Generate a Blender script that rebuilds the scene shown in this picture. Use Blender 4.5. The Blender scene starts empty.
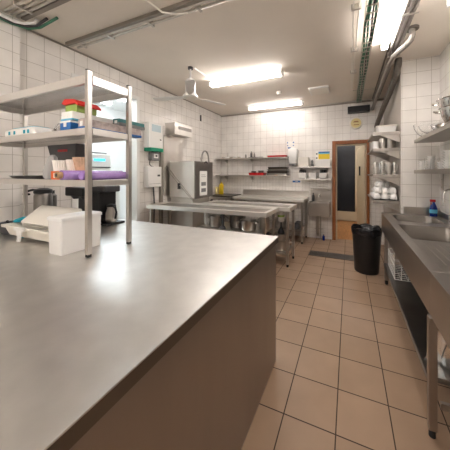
import bpy, bmesh, math, random
from mathutils import Vector, Matrix
random.seed(7)
scene = bpy.context.scene
C = scene.collection
PI = math.pi
T = 0.285                                   # floor tile pitch

# ------------------------------------------------------------------ camera, world, exposure
cam_d = bpy.data.cameras.new('camera'); cam = bpy.data.objects.new('camera', cam_d); C.objects.link(cam)
cam.location = (0, 0, 4.925*T); cam.rotation_euler = (PI/2, 0, 0.393)
cam_d.sensor_width = 36; cam_d.lens = 36*232.465/450
cam_d.shift_x = -(252.363-225)/450; cam_d.shift_y = -(225-172.577)/450
cam_d.clip_start = 0.03
scene.camera = cam
world = bpy.data.worlds.new('world'); scene.world = world; world.use_nodes = True
world.node_tree.nodes['Background'].inputs[0].default_value = (0.75, 0.85, 1, 1)
world.node_tree.nodes['Background'].inputs[1].default_value = 1.0
scene.view_settings.view_transform = 'Standard'; scene.view_settings.look = 'None'
scene.view_settings.gamma = 1; scene.view_settings.use_curve_mapping = False
scene.view_settings.exposure = 1.75
LAMP = 13.0; LAMP_COL = (1.0, 0.94, 0.905); SIDE = 7.0; SIDE_COL = (0.86, 0.94, 1.0)

# ------------------------------------------------------------------ materials
def nodes(name):
    m = bpy.data.materials.new(name); m.use_nodes = True
    nt = m.node_tree; return m, nt, nt.nodes['Principled BSDF']
def L(nt, a, b): nt.links.new(a, b)
def mat(name, col, rough=0.5, metal=0.0, var=0.0, scale=8.0, emit=0, bump=0.0, trans=0.0, stretch=None, ior=1.45, coat=0, rv=0.0, alpha=1):
    m, nt, b = nodes(name)
    b.inputs['Base Color'].default_value = (*col, 1); b.inputs['Roughness'].default_value = rough
    b.inputs['Metallic'].default_value = metal; b.inputs['IOR'].default_value = ior
    b.inputs['Transmission Weight'].default_value = trans; b.inputs['Coat Weight'].default_value = coat
    b.inputs['Alpha'].default_value = alpha
    if emit: b.inputs['Emission Color'].default_value = (*col, 1); b.inputs['Emission Strength'].default_value = emit
    if var or bump or rv:
        tc = nt.nodes.new('ShaderNodeTexCoord'); mp = nt.nodes.new('ShaderNodeMapping')
        L(nt, tc.outputs['Object'], mp.inputs[0])
        if stretch: mp.inputs['Scale'].default_value = stretch
        n = nt.nodes.new('ShaderNodeTexNoise'); n.inputs['Scale'].default_value = scale; n.inputs['Detail'].default_value = 5
        L(nt, mp.outputs[0], n.inputs['Vector'])
        if var:
            r = nt.nodes.new('ShaderNodeMapRange'); r.inputs[1].default_value = .3; r.inputs[2].default_value = .7
            r.inputs[3].default_value = 1-var; r.inputs[4].default_value = 1+var
            L(nt, n.outputs[0], r.inputs[0])
            v = nt.nodes.new('ShaderNodeVectorMath'); v.operation = 'SCALE'; v.inputs[0].default_value = col
            L(nt, r.outputs[0], v.inputs['Scale']); L(nt, v.outputs[0], b.inputs['Base Color'])
        if rv:
            r = nt.nodes.new('ShaderNodeMapRange'); r.inputs[1].default_value = .3; r.inputs[2].default_value = .7
            r.inputs[3].default_value = rough-rv; r.inputs[4].default_value = rough+rv
            L(nt, n.outputs[0], r.inputs[0]); L(nt, r.outputs[0], b.inputs['Roughness'])
        if bump:
            bp = nt.nodes.new('ShaderNodeBump'); bp.inputs['Strength'].default_value = bump; bp.inputs['Distance'].default_value = .002
            L(nt, n.outputs[0], bp.inputs['Height']); L(nt, bp.outputs[0], b.inputs['Normal'])
    return m
def tile_mat(name, axes, off, bw, bh, mortar, c1, c2, cm, rough, small=None, bump=.35):
    """square tiles laid in the world plane given by axes, with grout lines"""
    m, nt, b = nodes(name)
    g = nt.nodes.new('ShaderNodeNewGeometry'); s = nt.nodes.new('ShaderNodeSeparateXYZ'); L(nt, g.outputs['Position'], s.inputs[0])
    def brick(bw, bh, mortar):
        cb = nt.nodes.new('ShaderNodeCombineXYZ'); 
        for k in (0, 1):
            a = nt.nodes.new('ShaderNodeMath'); a.operation = 'SUBTRACT'; a.inputs[1].default_value = off[k]
            L(nt, s.outputs[axes[k]], a.inputs[0]); L(nt, a.outputs[0], cb.inputs[k])
        t = nt.nodes.new('ShaderNodeTexBrick'); t.offset = 0; t.squash = 1
        for k, v in (('Scale', 1), ('Mortar Size', mortar), ('Mortar Smooth', .15), ('Bias', 0), ('Brick Width', bw), ('Row Height', bh)): t.inputs[k].default_value = v
        t.inputs['Color1'].default_value = (*c1, 1); t.inputs['Color2'].default_value = (*c2, 1); t.inputs['Mortar'].default_value = (*cm, 1)
        L(nt, cb.outputs[0], t.inputs['Vector']); return t
    t = brick(bw, bh, mortar); col, fac = t.outputs['Color'], t.outputs['Fac']
    if small:
        t2 = brick(small[0], small[1], mortar*.8)
        lt = nt.nodes.new('ShaderNodeMath'); lt.operation = 'LESS_THAN'; lt.inputs[1].default_value = small[2]; L(nt, s.outputs[2], lt.inputs[0])
        mx = nt.nodes.new('ShaderNodeMix'); mx.data_type = 'RGBA'; L(nt, lt.outputs[0], mx.inputs[0]); L(nt, col, mx.inputs[6]); L(nt, t2.outputs['Color'], mx.inputs[7])
        mf = nt.nodes.new('ShaderNodeMix'); L(nt, lt.outputs[0], mf.inputs[0]); L(nt, fac, mf.inputs[2]); L(nt, t2.outputs['Fac'], mf.inputs[3])
        col, fac = mx.outputs[2], mf.outputs[0]
    n = nt.nodes.new('ShaderNodeTexNoise'); n.inputs['Scale'].default_value = 5; n.inputs['Detail'].default_value = 4; L(nt, g.outputs['Position'], n.inputs['Vector'])
    mr = nt.nodes.new('ShaderNodeMapRange'); mr.inputs[1].default_value = .3; mr.inputs[2].default_value = .7; mr.inputs[3].default_value = .94; mr.inputs[4].default_value = 1.05
    L(nt, n.outputs[0], mr.inputs[0])
    v = nt.nodes.new('ShaderNodeVectorMath'); v.operation = 'SCALE'; L(nt, col, v.inputs[0]); L(nt, mr.outputs[0], v.inputs['Scale']); L(nt, v.outputs[0], b.inputs['Base Color'])
    rr = nt.nodes.new('ShaderNodeMapRange'); rr.inputs[3].default_value = rough; rr.inputs[4].default_value = .85; L(nt, fac, rr.inputs[0]); L(nt, rr.outputs[0], b.inputs['Roughness'])
    bp = nt.nodes.new('ShaderNodeBump'); bp.invert = True; bp.inputs['Strength'].default_value = bump; bp.inputs['Distance'].default_value = .003
    L(nt, fac, bp.inputs['Height']); L(nt, bp.outputs[0], b.inputs['Normal'])
    return m
WT1, WT2, WTM = (.84, .81, .77), (.81, .78, .735), (.44, .40, .355)
M = dict(
    floor=tile_mat('terracotta_floor_tile', (0, 1), (-2.227*T, 4.634*T), T, T, .0035, (.385, .262, .175), (.35, .235, .155), (.055, .035, .022), .42),
    wall_x=tile_mat('wall_tile_side', (1, 2), (1.294, 2.37), .147, .16, .0022, WT1, WT2, WTM, .22),
    wall_y=tile_mat('wall_tile_back', (0, 2), (.642, 2.37), .151, .16, .0022, WT1, WT2, WTM, .22, small=(.0755, .08, 1.25)),
    wall_p=tile_mat('wall_tile_return', (0, 2), (.642, 2.37), .158, .16, .0022, WT1, WT2, WTM, .22),
    ceiling=mat('ceiling_paint', (.84, .775, .69), .8, var=.05, scale=1.2),
    plaster=mat('white_plaster', (.82, .82, .80), .7),
    side_paint=mat('warm_grey_paint', (.60, .56, .51), .6),
    cream=mat('cream_paint', (.62, .54, .40), .5),
    wood=mat('brown_varnished_wood', (.30, .10, .028), .4, var=.25, scale=14, stretch=(6, 6, .6)),
    corridor_floor=mat('orange_wood_floor', (.52, .25, .09), .35, var=.2, scale=6, stretch=(8, 1, 1)),
    steel=mat('brushed_steel', (.55, .52, .485), .30, 1, var=.03, scale=6),
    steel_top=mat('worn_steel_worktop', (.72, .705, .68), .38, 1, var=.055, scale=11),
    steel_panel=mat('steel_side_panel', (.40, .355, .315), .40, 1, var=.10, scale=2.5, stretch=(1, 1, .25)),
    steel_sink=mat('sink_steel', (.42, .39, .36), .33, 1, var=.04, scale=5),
    steel_bowl=mat('sink_bowl_steel', (.27, .245, .22), .40, 1, var=.04, scale=5),
    steel_satin=mat('satin_pale_steel', (.86, .84, .80), .48, 1, var=.03, scale=5),
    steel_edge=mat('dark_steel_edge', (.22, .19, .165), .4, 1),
    steel_sheet=mat('polished_shelf_sheet', (.52, .52, .53), .22, 1, var=.04, scale=5),
    steel_dark=mat('dull_dark_steel', (.30, .285, .27), .35, 1, var=.1, scale=5),
    steel_light=mat('satin_light_steel', (.74, .715, .68), .34, 1, var=.04, scale=5),
    chrome=mat('chrome', (.8, .79, .77), .1, 1),
    galv=mat('galvanised_conduit', (.62, .59, .55), .35, 1, var=.08, scale=20),
    pipe_grey=mat('grey_conduit', (.30, .27, .235), .5, .3),
    pipe_metal=mat('grey_metal_pipe', (.27, .25, .225), .42, .5, var=.1, scale=20),
    dark_pipe=mat('dark_insulation', (.16, .14, .12), .6, var=.2, scale=30),
    black=mat('black_plastic', (.012, .012, .013), .35),
    black_bag=mat('black_bin_liner', (.01, .01, .012), .22, bump=.8, scale=30),
    rubber=mat('black_rubber', (.02, .02, .02), .7),
    white=mat('white_plastic', (.83, .82, .79), .35),
    offwhite=mat('off_white_plastic', (.80, .76, .68), .38),
    tub=mat('translucent_white_tub', (.88, .87, .85), .4, trans=.15),
    lid=mat('clear_lid', (.92, .92, .91), .3, trans=.15),
    porcelain=mat('white_porcelain', (.92, .91, .89), .15, coat=.5),
    paper=mat('white_paper', (.85, .84, .8), .8),
    green=mat('green_plastic', (.01, .28, .16), .4),
    cable_green=mat('green_cable', (.08, .25, .16), .5),
    teal=mat('teal_cloth', (.02, .32, .42), .8, bump=.4, scale=40),
    blue=mat('blue_print', (.02, .14, .42), .5),
    cyan=mat('light_blue_print', (.12, .5, .68), .5),
    paleblue=mat('pale_blue_window', (.48, .60, .64), .3),
    yellow=mat('yellow_plastic', (.78, .56, .02), .4),
    clockface=mat('cream_yellow_face', (.78, .66, .32), .5),
    red=mat('red_plastic', (.58, .015, .02), .35),
    redcard=mat('red_card', (.60, .03, .02), .6),
    greencard=mat('lime_green_card', (.30, .42, .10), .6),
    pinkgrey=mat('pinkish_print', (.45, .38, .36), .5, var=.35, scale=30),
    tealcard=mat('dark_teal_card', (.05, .20, .20), .5, var=.3, scale=20),
    orange=mat('orange_card', (.70, .13, .03), .6),
    card=mat('brown_cardboard', (.42, .26, .14), .8),
    purple=mat('purple_film', (.40, .25, .60), .18, var=.08, scale=40, coat=.5),
    darkgrey=mat('dark_grey_plastic', (.07, .07, .075), .4),
    grey_cloth=mat('grey_cloth', (.40, .39, .38), .85, bump=.6, scale=25),
    bun=mat('tan_paper_filters', (.62, .47, .33), .8, var=.2, scale=25),
    glass=mat('clear_glass', (1, 1, 1), .02, trans=1),
    navy=mat('deep_blue_liquid', (.01, .03, .22), .15),
    coffee=mat('dark_coffee_glass', (.05, .03, .02), .05, trans=.4),
    duskglass=mat('dark_corridor_door', (.018, .022, .03), .18),
    printgrey=mat('printed_grey', (.22, .22, .22), .6),
    griddle=mat('dark_griddle', (.07, .06, .05), .35, .6),
    lamp=mat('lamp_diffuser', LAMP_COL, .5, emit=LAMP),
    lamp_soft=mat('dim_lamp_diffuser', LAMP_COL, .5, emit=LAMP*.33),
    side_fill=mat('side_room_fill_diffuser', SIDE_COL, .5, emit=SIDE),
    led=mat('appliance_display', (.05, .45, .8), .5, emit=.6),
)

# ------------------------------------------------------------------ helpers
ORG = {}
class MB:
    def __init__(s): s.bm = bmesh.new()
    def box(s, x0, x1, y0, y1, z0, z1):
        v = [s.bm.verts.new(p) for p in ((x0,y0,z0),(x1,y0,z0),(x1,y1,z0),(x0,y1,z0),(x0,y0,z1),(x1,y0,z1),(x1,y1,z1),(x0,y1,z1))]
        for f in ((0,3,2,1),(4,5,6,7),(0,1,5,4),(1,2,6,5),(2,3,7,6),(3,0,4,7)): s.bm.faces.new([v[i] for i in f])
        return s
    def loops(s, rings, cap0=True, cap1=True):
        R = [[s.bm.verts.new(p) for p in r] for r in rings]; n = len(R[0])
        for a, b in zip(R, R[1:]):
            for i in range(n):
                try: s.bm.faces.new((a[i], a[(i+1)%n], b[(i+1)%n], b[i]))
                except ValueError: pass
        if cap0: s.bm.faces.new(R[0][::-1])
        if cap1: s.bm.faces.new(R[-1])
        return s
    def lathe(s, x, y, prof, n=24, cap0=True, cap1=True, ax='z'):
        def pt(r, z, i):
            a = 2*PI*i/n; u, w = r*math.cos(a), r*math.sin(a)
            return {'z': (x+u, y+w, z), 'x': (z, x+u, y+w), 'y': (x+w, z, y+u)}[ax]
        return s.loops([[pt(max(r, 1e-4), z, i) for i in range(n)] for r, z in prof], cap0, cap1)
    def tube(s, pts, r, n=10):
        pts = [Vector(p) for p in pts]; rings = []
        rr = r if isinstance(r, (list, tuple)) else [r]*len(pts)
        t0 = (pts[1]-pts[0]).normalized(); up = Vector((0,0,1)) if abs(t0.z) < .9 else Vector((1,0,0))
        u = t0.cross(up).normalized()
        for i, p in enumerate(pts):
            a = (pts[i]-pts[i-1]).normalized() if i else t0
            b = (pts[i+1]-pts[i]).normalized() if i < len(pts)-1 else a
            t = (a+b).normalized() if (a+b).length > 1e-6 else a
            u = (u - t*u.dot(t)).normalized(); w = t.cross(u)
            k = 1/max(.5, t.dot(a))
            rings.append([p + (u*math.cos(2*PI*j/n) + w*math.sin(2*PI*j/n))*rr[i]*(k if 0 < i < len(pts)-1 else 1) for j in range(n)])
        return s.loops(rings)
    def prism(s, poly, ax, a, b):
        """poly of 2D points extruded along an axis from a to b"""
        def q(p, t): return {'x': (t, p[0], p[1]), 'y': (p[0], t, p[1]), 'z': (p[0], p[1], t)}[ax]
        return s.loops([[q(p, a) for p in poly], [q(p, b) for p in poly]])
    def build(s, name, m, parent=None, bevel=0, smooth=False, sub=0, seg=2, solid=0):
        bm = s.bm; bmesh.ops.recalc_face_normals(bm, faces=bm.faces)
        if parent is None:
            xs = [v.co for v in bm.verts]; o0 = Vector(((min(v.x for v in xs)+max(v.x for v in xs))/2, (min(v.y for v in xs)+max(v.y for v in xs))/2, min(v.z for v in xs)))
        else: o0 = ORG[parent.name]
        bmesh.ops.translate(bm, verts=bm.verts, vec=-o0)
        me = bpy.data.meshes.new(name); bm.to_mesh(me); bm.free()
        me.materials.append(M[m] if isinstance(m, str) else m)
        o = bpy.data.objects.new(name, me); C.objects.link(o)
        if parent is None: o.location = o0
        else: o.parent = parent
        ORG[o.name] = o0.copy() if parent is not None else o0
        if smooth:
            for p in me.polygons: p.use_smooth = True
            try: me.set_sharp_from_angle(angle=math.radians(38))
            except Exception: pass
        if bevel: b = o.modifiers.new('bevel', 'BEVEL'); b.width = bevel; b.segments = seg; b.limit_method = 'ANGLE'; b.angle_limit = .6
        if sub: b = o.modifiers.new('sub', 'SUBSURF'); b.levels = sub; b.render_levels = sub
        if solid: b = o.modifiers.new('solid', 'SOLIDIFY'); b.thickness = solid; b.offset = 0
        return o
def box(*a): return MB().box(*a)
def tag(o, label, cat, group=None):
    o['label'] = label; o['category'] = cat
    if group: o['group'] = group
    return o
def struct(o): o['kind'] = 'structure'; return o
def thing(name, label, cat, loc=(0, 0, 0), group=None, local=False, rz=0):
    o = bpy.data.objects.new(name, None); C.objects.link(o); o.location = loc; o.rotation_euler = (0, 0, rz); o.empty_display_size = .05
    ORG[o.name] = Vector((0, 0, 0)) if local else Vector(loc)
    return tag(o, label, cat, group)
def dup(root, loc, rz=None, label=None, group=None, scale=None):
    r = root.copy(); C.objects.link(r); r.location = loc
    if rz is not None: r.rotation_euler = (r.rotation_euler[0], r.rotation_euler[1], rz)
    if label: r['label'] = label
    if group: r['group'] = group
    if scale: r.scale = scale
    for ch in list(root.children):
        c = ch.copy(); C.objects.link(c); c.parent = r
        for g in ch.children:
            d = g.copy(); C.objects.link(d); d.parent = c
    return r
def rrect(x0, x1, y0, y1, r, z, n=5):
    P = []
    for cx, cy, a0 in ((x1-r, y1-r, 0), (x0+r, y1-r, PI/2), (x0+r, y0+r, PI), (x1-r, y0+r, 1.5*PI)):
        for i in range(n+1):
            a = a0 + PI/2*i/n; P.append((cx+r*math.cos(a), cy+r*math.sin(a), z))
    return P
def arc(c, r, a0, a1, n, plane='xz'):
    out = []
    for i in range(n+1):
        a = a0+(a1-a0)*i/n; u, w = r*math.cos(a), r*math.sin(a)
        out.append({'xz': (c[0]+u, c[1], c[2]+w), 'yz': (c[0], c[1]+u, c[2]+w), 'xy': (c[0]+u, c[1]+w, c[2])}[plane])
    return out

# ------------------------------------------------------------------ room shell
ZC, BY, XL, XN, XR, PX, PY, RY = 2.86, 5.15, -3.0, -2.9, 1.04, .63, 3.55, -1.6
struct(box(XL-.1, XR+.1, RY-.1, BY+.1, -.1, 0).build('floor', 'floor'))
struct(box(XL-.1, XR+.1, RY-.1, BY+.1, ZC, ZC+.1).build('ceiling', 'ceiling'))
OY0, OY1, OZ = 1.74, 2.60, 2.52                     # opening in the left wall
struct(box(XL-.1, XL, 1.2, OY0, 0, ZC).box(XL-.1, XL, OY1+.05, BY+.1, 0, ZC).box(XL-.1, XL, OY0, OY1+.05, OZ+.05, ZC).box(XL-.1, XN, RY, 1.2, 0, ZC).build('wall_left', 'wall_x'))
DX0, DX1, DZ = -.25, .33, 1.99
struct(box(XL, DX0-.01, BY, BY+.1, 0, ZC).box(DX1+.01, PX, BY, BY+.1, 0, ZC).box(DX0-.01, DX1+.01, BY, BY+.1, DZ+.01, ZC).build('wall_back', 'wall_y'))
struct(box(XR, XR+.1, RY, PY, 0, ZC).build('wall_right', 'wall_x'))
o = box(PX, XR+.1, PY, BY+.1, 0, ZC).build('wall_right', 'wall_p'); struct(o)
o.data.materials.append(M['side_paint'])
for p in o.data.polygons:
    if abs(p.normal.x) > .5: p.material_index = 1
struct(box(XL, XR, RY-.1, RY, 0, ZC).build('wall_rear', 'wall_p'))
# white frame of the opening on the left
struct(box(XL-.12, XL+.02, OY1, OY1+.05, 0, OZ+.05).box(XL-.12, XL+.02, OY0-.04, OY0, 0, OZ+.05).box(XL-.12, XL+.02, OY0, OY1, OZ, OZ+.05).build('trim_1', 'white', bevel=.004))
# bright side room beyond the opening
SX = -5.0
struct(box(SX-.1, XL-.1, .6, 4.3, -.1, 0).build('floor_side', 'plaster'))
struct(box(SX-.1, XL-.1, .6, 4.3, ZC, ZC+.1).build('ceiling_side', 'plaster'))
struct(box(SX-.1, SX, .6, 4.3, 0, ZC).box(SX, XL-.1, .5, .6, 0, ZC).box(SX, XL-.1, 4.2, 4.3, 0, ZC).build('wall_side', 'plaster'))
# corridor beyond the door
CY = 7.3
struct(box(-1.2, 1.2, BY+.1, CY+.1, -.1, 0).build('floor_corridor', 'corridor_floor'))
struct(box(-1.2, 1.2, BY+.1, CY+.1, 2.5, 2.6).build('ceiling_corridor', 'plaster'))
struct(box(-1.2, 1.2, CY, CY+.1, 0, 2.5).box(-1.2, -1.1, BY+.1, CY, 0, 2.5).box(1.1, 1.2, BY+.1, CY, 0, 2.5).build('wall_corridor', 'cream'))
d = struct(thing('door_1', '', 'door', (0, BY, 0))); 
for k in ('label', 'category'): del d[k]
box(DX0-.07, DX0, BY-.03, BY+.1, 0, DZ+.07).box(DX1, DX1+.05, BY-.03, BY+.1, 0, DZ+.07).box(DX0, DX1, BY-.03, BY+.1, DZ, DZ+.07).build('door_frame', 'wood', d, bevel=.005)
box(DX0, DX0+.025, BY+.02, BY+.1, 0, DZ).box(DX0+.025, DX1, BY+.02, BY+.1, DZ-.025, DZ).build('door_stop', 'cream', d)
leaf = MB(); a, b_ = Vector((.315, BY+.1, 0)), Vector((.20, BY+.86, 0)); nrm = Vector((b_.y-a.y, a.x-b_.x, 0)).normalized()*.02
leaf.prism([(a.x-nrm.x, a.y-nrm.y), (a.x+nrm.x, a.y+nrm.y), (b_.x+nrm.x, b_.y+nrm.y), (b_.x-nrm.x, b_.y-nrm.y)], 'z', .01, DZ-.03)
leaf = leaf.build('door_leaf', 'cream', d)
q = a.lerp(b_, .55)-nrm*1.6
box(q.x-.012, q.x+.012, q.y-.045, q.y+.045, 1.34, 1.54).build('lock_plate', 'black', leaf)
# dark door at the far end of the corridor
d2 = struct(thing('door_2', '', 'door', (0, CY, 0)))
for k in ('label', 'category'): del d2[k]
box(-.37, .17, CY-.03, CY, .28, 2.2).build('door_leaf', 'duskglass', d2, bevel=.004)
box(-.42, -.37, CY-.045, CY, .02, 2.25).box(.17, .22, CY-.045, CY, .02, 2.25).box(-.37, .17, CY-.045, CY, 2.2, 2.25).box(-.37, .17, CY-.045, CY, .02, .28).build('door_frame', 'cream', d2)
struct(box(XL+.001, PX, BY-.012, BY, ZC-.05, ZC-.02).build('trim_2', 'pipe_grey'))
struct(box(XL, XL+.012, 1.2, BY-.012, ZC-.02, ZC-.005).build('trim_3', 'pipe_grey'))
# drain
t = thing('floor_drain', 'long dark metal drain grate set across the tiled floor before the doorway', 'drain', (-.26, 4.15, 0))
box(-.64, .13, 4.02, 4.28, .0, .004).build('tray', 'griddle', t)
g = MB()
for k in range(48): g.box(-.63+k*.0158, -.622+k*.0158, 4.03, 4.27, .004, .009)
g.build('grate', 'steel_dark', t)

# ------------------------------------------------------------------ lamps
def lamp(name, cx, cy, lx, label, along='x', m='lamp', z=ZC, grp='fluorescent ceiling lamps', hw=.048):
    k_ = hw/.048
    t = thing(name, label, 'lamp', (cx, cy, z-.085), grp, local=True, rz=0 if along == 'x' else PI/2)
    h = lx/2
    box(-h, h, -hw, hw, .06, .085).build('housing', 'white', t, bevel=.004)
    d = MB(); pr = [(u*k_, v) for u, v in ((-.042, .059), (-.045, .03), (-.035, .01), (0, .004), (.035, .01), (.045, .03), (.042, .059))]
    d.prism(pr, 'x', -h+.03, h-.03).build('diffuser', m, t)
    for s in (-1, 1): box(min(s*(h-.029), s*h), max(s*(h-.029), s*h), -hw, hw, .004, .06).build('end_cap', 'white', t, bevel=.006)
    return t
lamp('ceiling_lamp', -1.46, 3.2, 1.2, 'long lit fluorescent lamp on the ceiling to the right of the fan')
lamp('ceiling_lamp', -1.45, 4.72, 1.2, 'lit fluorescent lamp on the ceiling closest to the back wall', m='lamp_soft')
lamp('ceiling_lamp', .37, 2.40, 1.2, 'lit fluorescent lamp on the ceiling running lengthwise beside the pipes', 'y', hw=.034)
lamp('ceiling_lamp', .80, 1.82, 1.2, 'lit fluorescent lamp at the top right corner of the photo over the sinks', 'y', 'lamp_soft')
lamp('ceiling_lamp', -1.5, -.5, 1.2, 'added fluorescent fill lamp out of view over the near end of the steel island')  # out of view, added as fill for the foreground
lamp('ceiling_lamp', -.25, -.9, 1.2, 'added fluorescent fill lamp behind the camera near the rear wall')  # second added fill lamp, unseen behind the camera
for x_, w_ in ((-3.5, 'nearest'), (-4.0, 'in the middle'), (-4.5, 'furthest')):  # added lamps standing in for the daylight that brightens the side room
    lamp('ceiling_lamp', x_, 2.4, 1.8, 'added cool fill lamp on the side room ceiling, the one %s from the kitchen' % w_ if w_ != 'in the middle' else 'added cool fill lamp in the middle of three on the side room ceiling', 'y', 'side_fill', grp='side room fill lamps')
lamp('ceiling_lamp', 0.0, 6.0, .9, 'added unseen fill lamp on the corridor ceiling beyond the doorway', 'x', 'lamp', 2.5, grp='corridor fill lamps')  # unseen lamp added to light the corridor

# ------------------------------------------------------------------ ceiling services
def conduit(name, paths, m, label, cat, r=.011, clips=None, group=None):
    mb = MB()
    for p in paths: mb.tube(p, r, 8)
    if clips:
        t = thing(name, label, cat, paths[0][0], group)
        mb.build('pipe', m, t, smooth=True)
        for c in clips: box(*c).build('clip', 'galv', t)
        return t
    return tag(mb.build(name, m, smooth=True), label, cat, group)
zc = ZC-.03
conduit('conduit', [[(-2.80, 1.06+.04*k, zc), (.9, 1.06+.04*k, zc)] for k in range(3)], 'galv', 'bundle of parallel grey conduits crossing the ceiling at the top left corner', 'conduit', .012,
        [(x-.012, x+.012, 1.03, 1.16, ZC-.05, ZC) for x in (-2.6, -1.9, -1.2)])
conduit('conduit', [[(-2.9, 1.64, zc), (1.0, 1.64, zc)], [(-2.86, 1.69, zc), (1.0, 1.69, zc)]], 'galv', 'pair of grey conduits crossing the whole ceiling in front of the fan', 'conduit', .012,
        [(x-.012, x+.012, 1.627, 1.72, ZC-.045, ZC) for x in (-2.75, -2.3, -1.75, -1.2, -.6)])
tag(box(-2.92, .98, 1.595, 1.625, ZC-.035, ZC-.001).build('cable_duct', 'pipe_grey'), 'flat brown grey cable duct running across the ceiling beside the pair of conduits', 'cable duct')
tag(box(-2.80, .88, 1.165, 1.20, ZC-.035, ZC-.001).build('cable_duct', 'pipe_grey'), 'flat brown grey cable duct along the bundle of conduits at the top left', 'cable duct')
conduit('cable', [[(-1.60, 1.22, zc-.0), (-1.56, 1.35, zc), (-1.50, 1.57, ZC-.06), (-1.40, 1.64, ZC-.062), (-1.3, 1.66, ZC-.062)]], 'offwhite', 'pale cable crossing the ceiling to join the pair of conduits', 'cable', .008)
for k, (m, dz) in enumerate((('cable_green', 0), ('darkgrey', .0), ('white', .0))):
    pts = [(-2.87+.03*k, .4, ZC-.07), (-2.87+.03*k, .9, ZC-.075), (-2.865+.03*k, 1.12, ZC-.085), (-2.84+.03*k, 1.21+.03*(1-k), ZC-.075), (-2.76+.02*k, 1.26+.03*(1-k), ZC-.055), (-2.5-.1*k, 1.27+.03*(1-k), ZC-.02)]
    conduit('cable', [pts], m, ['green', 'dark grey', 'white'][k]+' cable bending round the top of the left wall corner', 'cable', .012)
conduit('conduit', [[(.04, 1.73, zc), (.04, 4.35, zc), (.06, 4.40, zc), (.405, 4.45, zc)], [(.09, 1.73, zc), (.075, 2.9, zc), (.06, 3.2, zc), (.06, 4.3, zc)]], 'offwhite', 'thin pale pipe running down the ceiling left of the green cable tray', 'conduit', .009,
        [(.02, .10, y-.01, y+.01, ZC-.05, ZC) for y in (2.2, 2.95, 3.6)])
# green cable tray
t = thing('cable_tray', 'narrow metal cable tray full of green cables on the ceiling beside the lamp', 'cable tray', (.18, 3.3, ZC-.1))
tr = box(.13, .135, 1.7, 5.05, ZC-.09, ZC-.05).box(.225, .23, 1.7, 5.05, ZC-.09, ZC-.05)
for k in range(34): tr.box(.135, .225, 1.72+k*.1, 1.735+k*.1, ZC-.09, ZC-.084)
for y in (2.0, 2.9, 3.8, 4.7): tr.box(.17, .19, y, y+.015, ZC-.084, ZC)
tr.build('tray', 'galv', t)
for k, (x, m) in enumerate(((.15, 'cable_green'), (.172, 'cable_green'), (.198, 'darkgrey'), (.215, 'cable_green'))):
    MB().tube([(x+.006*math.sin(y*7+k), y, ZC-.074) for y in [1.7+.1*i for i in range(34)]], .009, 6).build('cable', m, t, smooth=True)
# pipes towards the dark duct
conduit('pipe', [[(.455+.036*k, 1.73, ZC-.05-.004*k), (.445+.036*k, 3.3, ZC-.05-.004*k), (.425+.034*k, 5.1, ZC-.055)] for k in range(3)], 'pipe_metal', 'three parallel galvanised pipes along the ceiling right of the lamp', 'pipe', .015,
        [(.43, .56, y-.012, y+.012, ZC-.075, ZC) for y in (2.4, 3.2)])
conduit('pipe', [[(.59, 2.78, ZC), (.59, 2.78, ZC-.07), (.58, 2.80, ZC-.11), (.55, 2.84, ZC-.135), (.50, 2.92, ZC-.15), (.465, 3.02, ZC-.155), (.45, 3.2, ZC-.16), (.44, 3.7, ZC-.17), (.43, 4.4, ZC-.19), (.43, 5.12, ZC-.21)]], 'pipe_metal', 'thick grey pipe bending down out of the ceiling by the corner of the wall', 'pipe', .028)
tag(box(.42, .538, 1.73, 5.1, ZC-.018, ZC-.001).build('cable_duct', 'dark_pipe'), 'dark flat duct on the ceiling above the three parallel pipes', 'cable duct')
tag(MB().lathe(.59, 2.78, [(.06, ZC-.015), (.06, ZC)], 20).build('pipe_collar', 'dark_pipe', smooth=True), 'round dark collar where the thick grey pipe leaves the ceiling', 'pipe collar')
conduit('duct', [[(.585, 3.45, ZC), (.585, 3.46, ZC-.06), (.58, 3.52, ZC-.13), (.575, 3.62, ZC-.20), (.55, 3.9, ZC-.30), (.52, 4.3, ZC-.40), (.50, 4.9, ZC-.52), (.50, 5.13, ZC-.56)]], 'dark_pipe', 'fat dark insulated duct curving down beside the right wall', 'duct', .041)
tag(box(-.02, .38, BY-.13, BY-.002, 2.60, 2.72).build('black_box', 'black', bevel=.004), 'long black box under the ceiling above the doorway', 'box')
# ceiling fan
FX, FY = -2.02, 2.64
t = thing('ceiling_fan', 'white ceiling fan with three thin blades', 'fan', (FX, FY, ZC-.5))
MB().lathe(FX, FY, [(.035, ZC-.03), (.035, ZC-.001)], 16).build('mount', 'darkgrey', t, smooth=True)
MB().lathe(FX, FY, [(.011, ZC-.2), (.011, ZC-.03)], 12).build('rod', 'white', t, smooth=True)
MB().lathe(FX, FY, [(.095, 2.43), (.105, 2.44), (.098, 2.465), (.075, 2.49), (.068, 2.52), (.068, 2.66), (.055, 2.685), (.02, 2.705), (.012, 2.73)], 28).build('motor', 'white', t, smooth=True)
MB().lathe(FX, FY, [(.03, 2.412), (.07, 2.418), (.09, 2.429)], 24).build('bottom_cap', 'offwhite', t, smooth=True)
for k in range(3):
    a = math.radians(67+120*k); u = Vector((math.cos(a), math.sin(a), 0)); w = Vector((-u.y, u.x, 0))
    bl = MB(); rings = []
    for s, wd, tz in ((.09, .022, 0), (.16, .03, 0), (.2, .05, .004), (.56, .055, .006), (.585, .035, .006)):
        p = Vector((FX, FY, 2.452+tz))+u*s
        rings.append([p-w*wd-Vector((0,0,.010)), p+w*wd+Vector((0,0,.004)), p+w*wd+Vector((0,0,.009)), p-w*wd-Vector((0,0,.005))])
    bl.loops(rings).build('blade', 'white', t)
conduit('conduit', [[(FX+.05, FY+.02, ZC-.012), (-1.98, 3.05, ZC-.012), (-1.98, 3.13, ZC-.012)]], 'white', 'short white conduit from the fan mount to the long lamp', 'conduit', .01)
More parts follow.
